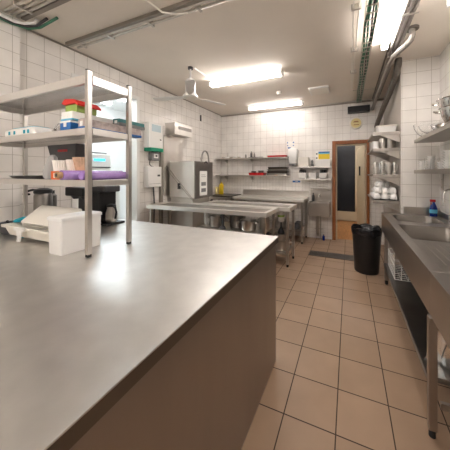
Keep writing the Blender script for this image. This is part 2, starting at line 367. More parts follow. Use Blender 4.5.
# vent and detector
t = thing('ceiling_vent', 'small white rectangular vent on the ceiling between the lamps and the pipes', 'vent', (-.47, 4.22, ZC-.05))
box(-.64, -.31, 4.05, 4.40, ZC-.03, ZC).build('frame', 'white', t, bevel=.004)
v = MB()
for k in range(7): v.box(-.62, -.33, 4.08+k*.045, 4.10+k*.045, ZC-.04, ZC-.03)
v.build('louvres', 'offwhite', t)
tag(MB().lathe(-1.16, 4.06, [(.03, ZC-.05), (.045, ZC-.035), (.05, ZC-.015), (.05, ZC)], 20).build('smoke_detector', 'offwhite', smooth=True), 'small round detector on the ceiling between the two lamps over the steel tables', 'detector')

# ------------------------------------------------------------------ steel island
IX1, IY1, IZ = -.49, 1.70, .922
t = thing('island_worktop', 'long brushed steel island with a wide worktop filling the lower left foreground', 'worktop', (-1.6, .6, 0))
wt = box(XN+.01, IX1, -.9, IY1, IZ-.006, IZ).build('worktop', 'steel_top', t, bevel=.002)
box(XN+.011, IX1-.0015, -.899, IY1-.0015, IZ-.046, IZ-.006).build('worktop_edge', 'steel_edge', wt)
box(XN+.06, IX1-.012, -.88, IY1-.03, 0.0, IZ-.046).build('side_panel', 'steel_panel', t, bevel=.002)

# ------------------------------------------------------------------ rack on the island
RX0, RX1, RY0, RY1 = -2.66, -1.36, .855, 1.145
t = thing('shelf_rack', 'square-tube steel rack with three shelves standing on the island', 'rack', ((RX0+RX1)/2, 1.0, IZ))
for x in (RX0, RX1):
    for y in (RY0, RY1):
        xa, ya = (x, x+.026) if x == RX0 else (x-.026, x), (y, y+.026) if y == RY0 else (y-.026, y)
        p = box(*xa, *ya, IZ+.015, 1.985).build('post', 'steel', t, bevel=.002)
        box(xa[0]+.002, xa[1]-.002, ya[0]+.002, ya[1]-.002, IZ, IZ+.015).build('foot', 'rubber', p)
        box(xa[0]+.001, xa[1]-.001, ya[0]+.001, ya[1]-.001, 1.985, 1.99).build('end_plug', 'black', p)
for z0, z1 in ((1.912, 1.962), (1.622, 1.66), (1.322, 1.36)):
    s = box(RX0+.03, RX1-.03, RY0+.002, RY0+.02, z0, z1).box(RX0+.03, RX1-.03, RY1-.02, RY1-.002, z0, z1).box(RX0+.002, RX0+.02, RY0+.03, RY1-.03, z0, z1).box(RX1-.02, RX1-.002, RY0+.03, RY1-.03, z0, z1)
    s = s.build('shelf_frame', 'steel_light', t, bevel=.0015)
    box(RX0+.02, RX1-.02, RY0+.02, RY1-.02, z1-.006, z1-.001).build('shelf_sheet', 'steel_sheet', s)
S2, S3 = 1.6605, 1.3605
# things on the middle shelf
def film_box(x, y0, y1, z, w, h, m, label, cat='box', stripe=None, sm='paper'):
    t = thing('film_box', label, cat, (x, (y0+y1)/2, z), 'long dispenser boxes on the middle rack shelf')
    box(x-w/2, x+w/2, y0, y1, z, z+h).build('carton', m, t, bevel=.002)
    if stripe: box(x-w/2-.0015, x+w/2+.0015, y0-.0015, y1+.0015, z+h*stripe[0], z+h*stripe[1]).build('printed_band', sm, t)
    box(x-.012, x+.012, y0-.003, y0, z+h*.3, z+h*.75).build('printed_mark', 'white', t)
    return t
film_box(-1.565, .855, 1.20, S2, .10, .055, 'blue', 'dark blue dispenser box with a white band, under the white carton', stripe=(.75, .95))
film_box(-1.56, .860, 1.195, S2+.0565, .105, .052, 'paper', 'white dispenser box with pinkish side on top of the dark blue one', stripe=(.0, .18), sm='cyan')
film_box(-1.455, .88, 1.28, S2, .06, .062, 'pinkgrey', 'grey printed dispenser box jutting out past the far rack post', stripe=(.0, .25), sm='blue')
film_box(-1.455, 1.10, 1.31, S2+.063, .06, .045, 'tealcard', 'teal dispenser box jutting out past the far rack post', stripe=(.0, .45), sm='printgrey')
t = thing('card_box', 'green card box with a folded red lid on the stack of film boxes', 'box', (-1.55, .95, S2+.11))
box(-1.61, -1.50, .88, 1.0, S2+.109, S2+.155).build('carton', 'greencard', t, bevel=.002)
MB().prism([(-1.63, S2+.165), (-1.61, S2+.1555), (-1.50, S2+.1555), (-1.475, S2+.14), (-1.47, S2+.148), (-1.51, S2+.18), (-1.60, S2+.19)], 'y', .87, 1.01).build('lid', 'redcard', t)
t = thing('wipes_packet', 'white and turquoise soft packet at the left of the middle rack shelf', 'packet', (-2.2, 1.0, S2))
MB().loops([rrect(-2.40+i, -2.02-i, .90+i, 1.06-i, .03, z) for i, z in ((.02, S2), (0, S2+.015), (0, S2+.05), (.025, S2+.07))]).build('packet', 'paper', t, smooth=True)
MB().loops([rrect(-2.36, -2.06, .93, 1.03, .02, z) for z in (S2+.0705, S2+.075)]).build('seal', 'cyan', t)
wp = MB()
for x in (-2.33, -2.26, -2.13, -2.08): wp.box(x, x+.025, .8985, .902, S2+.02, S2+.045)
wp.build('printed_mark', 'teal', t)
t = thing('whisk', 'small wire whisk lying on the middle rack shelf beside the boxes', 'whisk', (-1.9, 1.0, S2))
w = MB()
for k in range(5):
    a = PI*k/5
    w.tube([(-1.96+.16*math.sin(PI*i/12*.5), 1.0+.045*math.sin(PI*i/12)*math.cos(a), S2+.05+.045*math.sin(PI*i/12)*math.sin(a)) for i in range(13)], .0018, 5)
    w.tube([(-1.96+.16*math.sin(PI*i/12*.5), 1.0-.045*math.sin(PI*i/12)*math.cos(a), S2+.05-.045*math.sin(PI*i/12)*math.sin(a)) for i in range(13)], .0018, 5)
w.build('wires', 'chrome', t, smooth=True)
MB().tube([(-2.0, 1.0, S2+.012), (-1.955, 1.0, S2+.05)], .009, 8).build('handle', 'steel', t, smooth=True)
# things on the lower rack shelf
t = thing('film_roll', 'thick roll of purple film lying along the lower rack shelf', 'roll', (-1.47, .96, S3))
MB().lathe(-1.50, S3+.0285, [(.028, .80), (.028, 1.175)], 28, ax='y').build('film', 'purple', t, smooth=True)
MB().lathe(-1.50, S3+.0285, [(.019, .775), (.019, .80)], 20, ax='y').build('core', 'card', t, smooth=True)
MB().lathe(-1.50, S3+.0285, [(.010, .7745), (.010, .7755)], 20, ax='y').build('core_hole', 'black', t, smooth=True)
t = thing('film_roll', 'second purple roll further back on the lower rack shelf', 'roll', (-1.44, 1.0, S3))
MB().lathe(-1.425, S3+.0245, [(.024, .86), (.024, 1.16)], 28, ax='y').build('film', 'purple', t, smooth=True)
t = thing('orange_box', 'orange and red open-ended carton beside the purple roll', 'box', (-1.62, .86, S3))
box(-1.72, -1.56, .86, .868, S3, S3+.052).box(-1.72, -1.714, .868, 1.1, S3, S3+.052).box(-1.566, -1.56, .868, 1.1, S3, S3+.052).box(-1.714, -1.566, .868, 1.1, S3, S3+.004).box(-1.714, -1.566, .868, 1.1, S3+.048, S3+.052).build('carton', 'orange', t)
box(-1.69, -1.65, .8585, .8600, S3+.01, S3+.04).build('printed_mark', 'paper', t)
t = thing('serving_tray', 'flat dark steel tray at the left of the lower rack shelf', 'tray', (-2.17, 1.0, S3))
MB().loops([rrect(-2.36+i, -1.98-i, .90+i, 1.10-i, .02, z) for i, z in ((.02, S3), (.005, S3+.018), (0, S3+.02), (.008, S3+.02), (.024, S3+.004))]).build('tray', 'steel_dark', t, smooth=True)
cl = MB(); rings = []
for k, (wx, wy, z, dx) in enumerate(((.03, .03, S3, 0), (.04, .035, S3+.02, .0), (.045, .035, S3+.06, .005), (.035, .03, S3+.11, .02), (.025, .025, S3+.15, .03), (.010, .010, S3+.165, .035))):
    rings.append([(-1.91+dx+wx*math.cos(2*PI*i/20)*(1+.13*math.sin(5*2*PI*i/20+k)), .95+wy*math.sin(2*PI*i/20)*(1+.13*math.cos(4*2*PI*i/20+k)), z) for i in range(20)])
tag(cl.loops(rings).build('cleaning_cloth', 'grey_cloth', smooth=True), 'crumpled grey cloth heaped in front of the black carton', 'cloth')
t = thing('carton', 'black carton with red lettering standing under the middle rack shelf', 'box', (-1.93, 1.06, S3))
MB().prism([(-2.13, S3+.25), (-2.07, S3+.12), (-2.06, S3), (-1.80, S3), (-1.79, S3+.13), (-1.78, S3+.25)], 'y', 1.04, 1.118).build('body', 'darkgrey', t, bevel=.004)
g = MB()
for k, wd in enumerate((.012, .008, .010, .006, .010, .009, .007, .010)): g.box(-1.99+k*.0145, -1.99+k*.0145+wd, 1.037, 1.04, S3+.195, S3+.212)
g.build('lettering', 'red', t)
for k, (x, y, z0, m, lab) in enumerate(((-1.86, .94, 0, 'white', 'white plastic cup beside the crumpled grey cloth'), )):
    pass
def fluted(x, y, z, r0, r1, h, m, label, cat, name, group=None):
    mb = MB(); n = 40
    ring = lambda r, zz, f: [(x+r*(1+f*(.5-(i%2)))*math.cos(2*PI*i/n), y+r*(1+f*(.5-(i%2)))*math.sin(2*PI*i/n), zz) for i in range(n)]
    mb.loops([ring(r0, z, 0), ring((r0+r1)/2, z+h*.5, .08), ring(r1, z+h, .14), ring(r1-.006, z+h, .14), ring((r0+r1)/2-.01, z+h*.5, .08)])
    return tag(mb.build(name, m), label, cat, group)
fluted(-1.80, .955, S3, .03, .042, .125, 'paper', 'stack of white pleated paper cases beside the orange carton', 'paper cases', 'paper_cases')
fluted(-1.725, 1.0, S3+.0, .032, .046, .13, 'paper', 'stack of white paper cases in the middle, before the black carton', 'paper cases', 'paper_cases')
fluted(-1.63, .99, S3+.053, .035, .05, .09, 'bun', 'tan paper coffee filters resting on the orange carton', 'coffee filters', 'coffee_filters')
# white tub with lid
t = thing('storage_tub', 'tall white plastic tub with a clear lid beside the near rack post', 'tub', (-1.59, .92, IZ))
MB().loops([rrect(-1.655+i, -1.525-i, .81+i, 1.05-i, .012, z) for i, z in ((.006, IZ), (.003, IZ+.006), (0, IZ+.19), (-.0, IZ+.20))]).build('tub', 'tub', t, smooth=True)
MB().loops([rrect(-1.66+i, -1.52-i, .805+i, 1.055-i, .014, z) for i, z in ((0, IZ+.200), (0, IZ+.216), (.006, IZ+.222), (.014, IZ+.222))]).build('lid', 'lid', t, smooth=True)
# white crate with clip latch
t = thing('storage_crate', 'low off-white plastic crate with a hanging clip latch and loose lids inside', 'crate', (-2.05, .98, IZ))
c = MB()
X0, X1, Y0, Y1 = -2.33, -1.70, .865, 1.10
c.loops([rrect(X0+i, X1-i, Y0+i, Y1-i, .02, z) for i, z in ((.05, IZ+.018), (.025, IZ+.03), (.008, IZ+.085), (-.008, IZ+.09), (-.01, IZ+.105), (.002, IZ+.105), (.006, IZ+.10), (.03, IZ+.035))])
c.build('body', 'offwhite', t, smooth=True)
for x in (X0+.09, X1-.09):
    for y in (Y0+.07, Y1-.07): MB().lathe(x, y, [(.02, IZ), (.02, IZ+.018)], 14).build('foot', 'teal', t, smooth=True)
MB().prism([(-2.10, IZ+.10), (-2.02, IZ+.10), (-2.035, IZ+.05), (-2.05, IZ+.012), (-2.09, IZ+.012), (-2.075, IZ+.05)], 'y', Y0-.022, Y0-.012).build('latch', 'white', t, bevel=.003)
box(-2.115, -2.0, Y0-.026, Y0-.0105, IZ+.085, IZ+.112).build('latch_plate', 'white', t, bevel=.004)
for k in range(3):
    tl = MB().loops([rrect(-2.28+.03*k, -1.72, .90, 1.07, .02, z) for z in (0, .008, .012)])
    o = tag(tl.build('tub_lid', 'offwhite', bevel=.002), ['white plastic lid lowest of the three stacked in the crate', 'white plastic lid in the middle of the three stacked in the crate', 'white plastic lid on top of the three stacked in the crate'][k], 'lid', 'loose lids in the crate')
    o.location = (o.location.x, 1.025-.018*k, IZ+.125+.020*k); o.rotation_euler = (math.radians(40), 0, 0)
cl = MB(); rings = []
for k, (s, z) in enumerate(((.9, 0), (1, .008), (.85, .022), (.5, .032))):
    rings.append([(-2.315+.05*s*math.cos(2*PI*i/18)*(1+.2*math.sin(3*2*PI*i/18+k)), 1.0+.07*s*math.sin(2*PI*i/18)*(1+.2*math.cos(4*2*PI*i/18)), IZ+.1065+z) for i in range(18)])
tag(cl.loops(rings).build('cleaning_cloth', 'teal', smooth=True), 'bright teal cloth draped at the left end of the white crate', 'cloth')
# dark clutter at the far left
t = thing('roasting_pan', 'dark oval pan at the far left edge of the island', 'pan', (-2.56, 1.0, IZ))
MB().loops([[(-2.485+r*math.cos(2*PI*i/24), 1.0+.75*r*math.sin(2*PI*i/24), z) for i in range(24)] for r, z in ((.10, IZ), (.13, IZ+.03), (.14, IZ+.075), (.145, IZ+.078), (.13, IZ+.072), (.11, IZ+.01))]).build('pan', 'darkgrey', t, smooth=True)
MB().tube([(-2.40, .94, IZ+.07), (-2.37, .92, IZ+.09), (-2.35, .90, IZ+.12)], .009, 8).build('handle', 'black', t, smooth=True)
# airpot flask
AX, AY = -2.60, 1.24
t = thing('airpot_flask', 'steel vacuum flask with a black lid and handle behind the white crate', 'flask', (AX, AY, IZ))
MB().lathe(AX, AY, [(.062, IZ), (.066, IZ+.005), (.066, IZ+.27), (.06, IZ+.29)], 28).build('body', 'steel_dark', t, smooth=True)
MB().lathe(AX, AY, [(.06, IZ+.29), (.068, IZ+.295), (.066, IZ+.325), (.03, IZ+.34)], 24).build('lid', 'black', t, smooth=True)
MB().tube([(AX+.02, AY-.03, IZ+.32), (AX-.04, AY-.06, IZ+.325), (AX-.10, AY-.08, IZ+.31), (AX-.11, AY-.085, IZ+.29), (AX-.06, AY-.075, IZ+.285)], .010, 8).build('handle', 'black', t, smooth=True)
AX = -2.80; AY = 1.40
t = thing('airpot_flask', 'narrow steel flask at the far left, beside the flask with the black handle', 'flask', (AX, AY, IZ))
MB().lathe(AX, AY, [(.045, IZ), (.048, IZ+.005), (.048, IZ+.25), (.03, IZ+.27)], 24).build('body', 'steel_dark', t, smooth=True)
MB().lathe(AX, AY, [(.031, IZ+.27), (.031, IZ+.30)], 20).build('lid', 'black', t, smooth=True)
# coffee machines
t = thing('coffee_machine', 'black coffee machine on the island behind the white tub', 'coffee machine', (-2.36, 1.48, IZ))
box(-2.50, -2.23, 1.36, 1.60, IZ, IZ+.05).build('base', 'black', t, bevel=.006)
box(-2.50, -2.23, 1.48, 1.60, IZ+.05, IZ+.26).build('tank', 'darkgrey', t, bevel=.006)
box(-2.50, -2.23, 1.36, 1.60, IZ+.26, IZ+.345).build('head', 'black', t, bevel=.012)
for x in (-2.43, -2.30): MB().lathe(x, 1.42, [(.02, IZ+.23), (.042, IZ+.26)], 18).build('spout', 'darkgrey', t, smooth=True)
t = thing('coffee_brewer', 'tall black filter coffee brewer with a glass jug, beside the rack posts', 'coffee brewer', (-2.1, 1.5, IZ))
box(-2.21, -1.99, 1.42, 1.60, IZ, IZ+.02).build('base', 'black', t, bevel=.005)
box(-2.21, -2.10, 1.43, 1.59, IZ+.02, IZ+.30).build('tank', 'black', t, bevel=.008)
box(-2.21, -2.04, 1.43, 1.59, IZ+.30, IZ+.36).build('head', 'darkgrey', t, bevel=.012)
JX, JY = -2.045, 1.50
t = thing('coffee_jug', 'steel and glass coffee jug with a black handle standing on the brewer plate', 'jug', (JX, JY, IZ+.02))
MB().lathe(JX, JY, [(.04, IZ+.0205), (.048, IZ+.04), (.05, IZ+.10), (.036, IZ+.15), (.038, IZ+.165)], 24).build('body', 'steel', t, smooth=True)
MB().lathe(JX, JY, [(.039, IZ+.165), (.039, IZ+.18), (.015, IZ+.188)], 20).build('lid', 'black', t, smooth=True)
MB().tube([(JX+.03, JY-.01, IZ+.17), (JX+.07, JY-.015, IZ+.165), (JX+.085, JY-.015, IZ+.12), (JX+.07, JY-.015, IZ+.06)], .008, 8).build('handle', 'black', t, smooth=True)

# ------------------------------------------------------------------ side room contents
t = thing('side_cabinet', 'white cabinet in the bright side room seen through the rack', 'cabinet', (-3.8, 2.4, 0))
box(-4.1, -3.62, 1.9, 2.8, .06, 1.39).build('body', 'white', t, bevel=.004)
box(-4.1, -3.65, 1.93, 2.77, 0, .06).build('plinth', 'darkgrey', t)
for y0, y1 in ((1.905, 2.345), (2.355, 2.795)):
    dd = box(-3.62, -3.60, y0, y1, .08, 1.37).build('door', 'paper', t, bevel=.003)
    box(-3.60, -3.585, (y0+y1)/2+.15*(1 if y0 < 2 else -1)-.006, (y0+y1)/2+.15*(1 if y0 < 2 else -1)+.006, .65, .8).build('handle', 'chrome', dd)
t = thing('white_appliance', 'white appliance with a blue display standing in the bright side room', 'appliance', (-3.8, 2.4, 1.391))
box(-4.0, -3.64, 2.1, 2.66, 1.391, 1.70).build('body', 'white', t, bevel=.01)
box(-3.64, -3.632, 2.38, 2.56, 1.585, 1.625).build('display', 'led', t)
box(-3.64, -3.625, 2.14, 2.33, 1.42, 1.66).build('door', 'printgrey', t, bevel=.003)
box(-3.64, -3.62, 2.2, 2.64, 1.48, 1.495).build('output_slot', 'darkgrey', t)
box(-3.95, -3.68, 2.2, 2.62, 1.70, 1.73).build('top_lid', 'printgrey', t, bevel=.004)

# ------------------------------------------------------------------ boxes on the left wall
def wallbox(name, label, cat, y0, y1, z0, z1, dpt, m, parts=()):
    t = thing(name, label, cat, (XL, (y0+y1)/2, z0))
    box(XL, XL+dpt, y0, y1, z0, z1).build('body', m, t, bevel=.008)
    for nm, mm, a in parts: box(*a).build(nm, mm, t, bevel=.002)
    return t
wallbox('towel_dispenser', 'white towel dispenser with a clear window and green base on the left wall', 'dispenser', 2.73, 3.02, 1.80, 2.20, .13, 'white',
        [('window', 'paleblue', (XL+.13, XL+.134, 2.78, 2.97, 2.06, 2.17)), ('base_band', 'green', (XL+.0, XL+.14, 2.75, 3.02, 1.745, 1.799)), ('lock', 'darkgrey', (XL+.13, XL+.134, 2.95, 2.98, 1.93, 1.95))])
wallbox('control_unit', 'small grey control unit under the green-based dispenser', 'control unit', 2.83, 3.0, 1.60, 1.735, .08, 'printgrey',
        [('dial', 'white', (XL+.08, XL+.088, 2.87, 2.96, 1.64, 1.71)), ('knob', 'darkgrey', (XL+.088, XL+.1, 2.90, 2.93, 1.66, 1.69))])
wallbox('switch_box', 'white switch box on the left wall with a cable running down', 'switch box', 2.74, 3.02, 1.17, 1.50, .10, 'white',
        [('switch', 'darkgrey', (XL+.10, XL+.108, 2.93, 2.98, 1.34, 1.37)), ('cover_seam', 'printgrey', (XL+.10, XL+.102, 2.76, 3.0, 1.22, 1.225))])
conduit('cable', [[(XL+.04, 2.90, 1.17), (XL+.05, 2.90, 1.05), (XL+.04, 2.92, .9), (XL+.03, 2.92, .5)]], 'darkgrey', 'dark cable hanging from the white switch box', 'cable', .012)
conduit('cable', [[(XL+.03, 2.84, 1.60), (XL+.05, 2.81, 1.54), (XL+.05, 2.85, 1.505), (XL+.04, 2.9, 1.50)]], 'darkgrey', 'short dark cable between the control unit and the switch box', 'cable', .006)
tag(box(XL, XL+.05, 3.06, 3.11, .3, 2.2).build('wall_duct', 'pipe_grey', bevel=.004), 'vertical grey brown duct on the left wall between the white boxes and the dishwasher', 'duct')
tag(box(XL, XL+.02, 4.25, 4.28, 2.53, 2.66).build('wall_clip', 'darkgrey'), 'small dark bracket high on the left wall near the far corner', 'bracket')
# ------------------------------------------------------------------ dishwasher
DXr, DY0, DY1 = -2.41, 3.24, 3.80
t = thing('dishwasher', 'hood dishwasher with a steel body and a dark front panel of instructions', 'dishwasher', (-2.7, 3.5, 0))
box(-2.94, DXr, DY0, DY1, .96, 1.60).build('hood', 'steel_satin', t, bevel=.02, seg=3)
p = box(DXr+.0, DXr+.02, DY0+.01, DY1-.0, .955, 1.60).build('front_panel', 'steel_dark', t, bevel=.006)
n = box(DXr+.02, DXr+.023, 3.38, 3.60, 1.0, 1.43).build('notice', 'paper', p)
g = MB()
for z in (1.06, 1.17): g.box(DXr+.023, DXr+.025, 3.42, 3.56, z, z+.065)
g.box(DXr+.023, DXr+.025, 3.42, 3.54, 1.36, 1.366).box(DXr+.023, DXr+.025, 3.42, 3.56, 1.33, 1.336)
g.build('printed_block', 'printgrey', p)
box(-2.92, -2.45, DY0+.02, DY1-.02, .12, .96).build('cabinet', 'steel_satin', t, bevel=.006)
for x in (-2.88, -2.5):
    for y in (DY0+.06, DY1-.06): MB().lathe(x, y, [(.02, 0), (.02, .12)], 12).build('leg', 'steel', t, smooth=True)
MB().tube([(-2.985, DY0-.02, 1.53), (-2.7, DY0-.02, 1.25), (-2.43, DY0-.02, .97)], .009, 8).tube([(-2.99, DY0-.02, 1.47), (-2.44, DY0-.02, .95)], .006, 8).build('lift_bar', 'steel', t, smooth=True)
box(-2.72, -2.69, DY0-.04, DY0-.0, 1.12, 1.22).build('bar_joint', 'darkgrey', t)
MB().tube([(-2.44, 3.50, 1.60), (-2.45, 3.51, 1.66)]+[(-2.44, 3.62-.11*math.cos(PI*i/8), 1.66+.14*math.sin(PI*i/8)) for i in range(9)]+[(-2.44, 3.74, 1.60)], .015, 8).build('hose', 'steel_dark', t, smooth=True)
MB().tube([(-2.37, 3.50, 1.575+.0), (-2.37, 3.54, 1.60), (-2.37, 3.58, 1.575)], .01, 8).build('hood_handle', 'black', t, smooth=True)
t = thing('wall_panel', 'smooth steel splash panel on the left wall behind the dishwasher', 'panel', (XL, 3.5, 1.6))
box(XL, XL+.02, 3.16, 3.66, 1.0, 2.07).build('sheet', 'steel_light', t, bevel=.002)
t = thing('steam_vent_box', 'steel extraction box with a slotted grille above the dishwasher', 'vent box', (XL+.1, 3.5, 2.12))
box(XL, -2.78, 3.20, 3.70, 2.07, 2.28).build('body', 'steel_light', t, bevel=.006)
box(-2.78, -2.775, 3.30, 3.66, 2.17, 2.23).build('grille', 'steel_dark', t)

# ------------------------------------------------------------------ steel tables
def table(name, label, x0, x1, y0, y1, z, group=None, shelf=None, splash=None, legx=None, edge=.055, leg=.02, shelfx=None, rim=False, top='steel_satin'):
    t = thing(name, label, 'table', ((x0+x1)/2, (y0+y1)/2, 0), group)
    if rim:
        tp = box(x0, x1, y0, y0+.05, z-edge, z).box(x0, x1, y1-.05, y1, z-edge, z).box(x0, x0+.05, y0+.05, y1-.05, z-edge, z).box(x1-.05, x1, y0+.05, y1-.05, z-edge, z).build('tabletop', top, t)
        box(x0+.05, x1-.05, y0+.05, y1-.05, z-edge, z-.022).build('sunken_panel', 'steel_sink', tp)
    else: box(x0, x1, y0, y1, z-edge, z).build('tabletop', top, t, bevel=.004)
    if splash: box(splash[0], splash[1], y1-.02, y1, z, splash[2]).build('splash_back', 'steel', t, bevel=.002)
    for x in (legx or (x0+.05, x1-.05)):
        for y in (y0+.05, y1-.05):
            l = box(x-leg, x+leg, y-leg, y+leg, .04, z-edge).build('leg', 'steel', t, bevel=.003)
            MB().lathe(x, y, [(.017, 0), (.017, .04)], 12).build('foot', 'rubber', l, smooth=True)
    lx = legx or (x0+.05, x1-.05)
    if shelf: box(shelfx[0] if shelfx else min(lx)+leg, max(lx)-leg, y0+.03, y1-.03, shelf-.03, shelf).build('undershelf', 'steel', t, bevel=.002)
    return t
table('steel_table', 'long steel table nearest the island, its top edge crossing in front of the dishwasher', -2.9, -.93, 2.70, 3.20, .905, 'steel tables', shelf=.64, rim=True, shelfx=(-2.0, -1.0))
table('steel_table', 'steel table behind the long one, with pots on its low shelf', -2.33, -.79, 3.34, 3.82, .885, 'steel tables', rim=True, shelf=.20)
table('steel_table', 'steel table with a raised back edge standing against the back wall', -2.36, -.80, 4.55, 5.14, .875, 'steel tables', shelf=.26, splash=(-2.36, -.80, 1.0))
# cooking range in the corner
t = thing('cooking_range', 'low steel cooking range with a dark top in the far left corner', 'cooking range', (-2.5, 4.8, 0))
box(-2.96, -2.38, 4.5, 5.1, .08, .86).build('body', 'steel', t, bevel=.005)
box(-2.94, -2.39, 4.52, 5.08, .86, .885).build('hotplate', 'griddle', t, bevel=.004)
for x in (-2.85, -2.67, -2.49): MB().lathe(x, .78, [(.022, 4.47), (.025, 4.5)], 16, ax='y').build('knob', 'black', t, smooth=True)
for x in (-2.9, -2.44):
    for y in (4.56, 5.04): MB().lathe(x, y, [(.02, 0), (.02, .08)], 12).build('leg', 'steel', t, smooth=True)
t = thing('wire_rack', 'low wire rack standing on the dark range top', 'wire rack', (-2.4, 5.0, .885))
w = MB()
for z in (.893, .95, 1.0): w.tube([(-2.78, 5.03, z), (-2.42, 5.03, z)], .0035, 6)
for k in range(13): w.tube([(-2.78+k*.03, 5.03, .886), (-2.78+k*.03, 5.03, 1.0)], .0025, 5)
w.build('wires', 'steel_light', t)
def bottle(name, label, x, y, z, r, h, m, capm, cat='bottle', group=None):
    t = thing(name, label, cat, (x, y, z), group)
    MB().lathe(x, y, [(r*.92, z), (r, z+.008), (r, z+h*.62), (r*.85, z+h*.72), (r*.38, z+h*.84), (r*.38, z+h*.88)], 18).build('body', m, t, smooth=True)
    MB().lathe(x, y, [(r*.45, z+h*.88), (r*.42, z+h)], 14).build('cap', capm, t, smooth=True)
    return t
box_y = thing('detergent_bottle', 'yellow plastic bottle in the far corner beside the dishwasher', 'bottle', (-2.82, 4.86, .885))
MB().loops([rrect(-2.87+i, -2.77-i, 4.83+i, 4.90-i, .02, z) for i, z in ((.005, .885), (0, .895), (0, 1.10), (.012, 1.13), (.028, 1.145))]).build('body', 'yellow', box_y, smooth=True)
MB().lathe(-2.82, 4.865, [(.018, 1.145), (.018, 1.17)], 14).build('cap', 'yellow', box_y, smooth=True)
tag(box(-2.95, -2.90, 4.80, 4.92, .885, 1.06).build('food_box', 'clockface', bevel=.003), 'small mustard coloured box left of the yellow bottle', 'box')
# pots
def pot(name, label, x, y, z, r, h, m='steel', group=None, handles=True, ry=None, lid=False, cat='pot'):
    t = thing(name, label, cat, (x, y, z), group)
    MB().lathe(x, y, [(r*.93, z), (r, z+.01), (r, z+h-.005), (r+.005, z+h), (r-.003, z+h), (r-.006, z+h-.01), (r-.006, z+.012)], 30).build('body', m, t, smooth=True)
    if handles:
        for s in (-1, 1): MB().tube([(x+s*r*.98, y-.03, z+h*.75), (x+s*(r+.03), y-.022, z+h*.78), (x+s*(r+.03), y+.022, z+h*.78), (x+s*r*.98, y+.03, z+h*.75)], .005, 7).build('handle', 'steel', t, smooth=True)
    if lid: MB().lathe(x, y, [(r+.006, z+h+.001), (r*.5, z+h+.02), (.012, z+h+.026), (.016, z+h+.045), (.005, z+h+.05)], 26).build('lid', m, t, smooth=True)
    return t
pot('stock_pot', 'wide steel pot on the low shelf at the right end of the second table', -.99, 3.58, .201, .135, .15, 'steel')
pot('stock_pot', 'shallow steel pot stacked on the wide pot under the second table', -.99, 3.58, .353, .12, .09, 'steel')
pot('stock_pot', 'large steel pot further left on the low shelf of the second table', -1.34, 3.57, .201, .15, .22, 'steel_dark')
tag(MB().lathe(-.985, 3.56, [(.055, .444), (.05, .48), (.016, .55), (.012, .60), (.018, .625)], 20).build('funnel', 'black', smooth=True), 'black upturned funnel on the stacked pots under the second table', 'funnel')
t = thing('measuring_jug', 'white plastic jug with a pale green band on the black funnel under the second table', 'jug', (-.99, 3.56, .627))
MB().lathe(-.985, 3.56, [(.035, .627), (.05, .65), (.055, .79), (.05, .79), (.045, .65)], 20).build('body', 'white', t, smooth=True)
MB().lathe(-.985, 3.56, [(.0545, .71), (.0558, .74)], 20).build('printed_band', 'greencard', t, smooth=True)
labs = [('pot', -1.745, 2.88, .10, .15, 'steel', 'steel pot on the shelf of the long table, right of the blue bottle'),
        ('pot', -1.46, 2.95, .10, .17, 'steel_dark', 'dull dark pot between two bright ones under the long table'),
        ('pot', -1.24, 2.85, .105, .13, 'steel', 'steel pot second from the right end under the long table'),
        ('pot', -1.05, 2.97, .07, .16, 'steel', 'narrow steel pot nearest the right leg under the long table')]
for n_, x, y, r, h, m, lb in labs: pot('cooking_pot', lb, x, y, .641, r, h, m, 'pots under the long table')
bottle('spray_flask', 'white bottle with a blue cap on the shelf under the long table', -1.93, 2.92, .641, .035, .21, 'white', 'blue')
t = thing('food_mixer', 'dark hand grinder with a curved neck among the pots under the long table', 'grinder', (-1.58, 2.80, .641))
MB().lathe(-1.59, 2.775, [(.045, .641), (.04, .66), (.018, .68), (.02, .77), (.035, .80), (.03, .83)], 18).build('body', 'darkgrey', t, smooth=True)
MB().tube([(-1.585, 2.79, .80), (-1.55, 2.78, .81), (-1.51, 2.78, .785), (-1.51, 2.78, .75)], .012, 8).build('crank', 'steel_dark', t, smooth=True)
# crate-like things on the low shelf of the far table
tag(box(-1.02, -.92, 4.70, 4.95, .261, .38).build('food_crate', 'darkgrey', bevel=.006), 'dark plastic crate under the table against the back wall', 'crate')
pot('stock_pot', 'steel pot under the table against the back wall', -1.35, 4.85, .261, .13, .17, 'steel')

# ------------------------------------------------------------------ back wall shelves
def wall_shelf(name, label, x0, x1, y0, y1, z, axis='x', brackets=(), th=.025, m='steel'):
    t = thing(name, label, 'shelf', ((x0+x1)/2, (y0+y1)/2, z-th))
    box(x0, x1, y0, y1, z-th, z).build('board', m, t, bevel=.002)
    for b in brackets:
        if axis == 'x': MB().prism([(y1, z-th), (y0+.08, z-th), (y1-.02, z-.12), (y1, z-.12)], 'x', b-.006, b+.006).build('bracket', 'steel', t)
        else: MB().prism([(x1, z-th), (x0+.03, z-th), (x1-.02, z-.2), (x1, z-.2)], 'y', b-.008, b+.008).build('bracket', 'steel_dark', t)
    return t
WY = 4.87
U, Lo = 1.745, 1.345
wall_shelf('wall_shelf', 'upper long steel shelf on the back wall above the range', -2.99, -1.20, WY, BY-.011, U, brackets=(-2.80, -2.12))
ls_ = wall_shelf('wall_shelf', 'lower long steel shelf on the back wall above the range', -2.99, -1.20, WY, BY-.011, Lo, brackets=(-2.80, -2.12))
for x in (-2.80, -2.12): box(x-.012, x+.012, BY-.010, BY, 1.18, 1.90).build('upright', 'steel', ls_)
wall_shelf('wall_shelf', 'upper short white shelf left of the doorway', -1.02, -.335, 4.93, BY, 1.53, brackets=(-.95, -.42), m='steel_light')
wall_shelf('wall_shelf', 'lower short white shelf left of the doorway', -1.02, -.335, 4.93, BY, 1.275, m='steel_light')
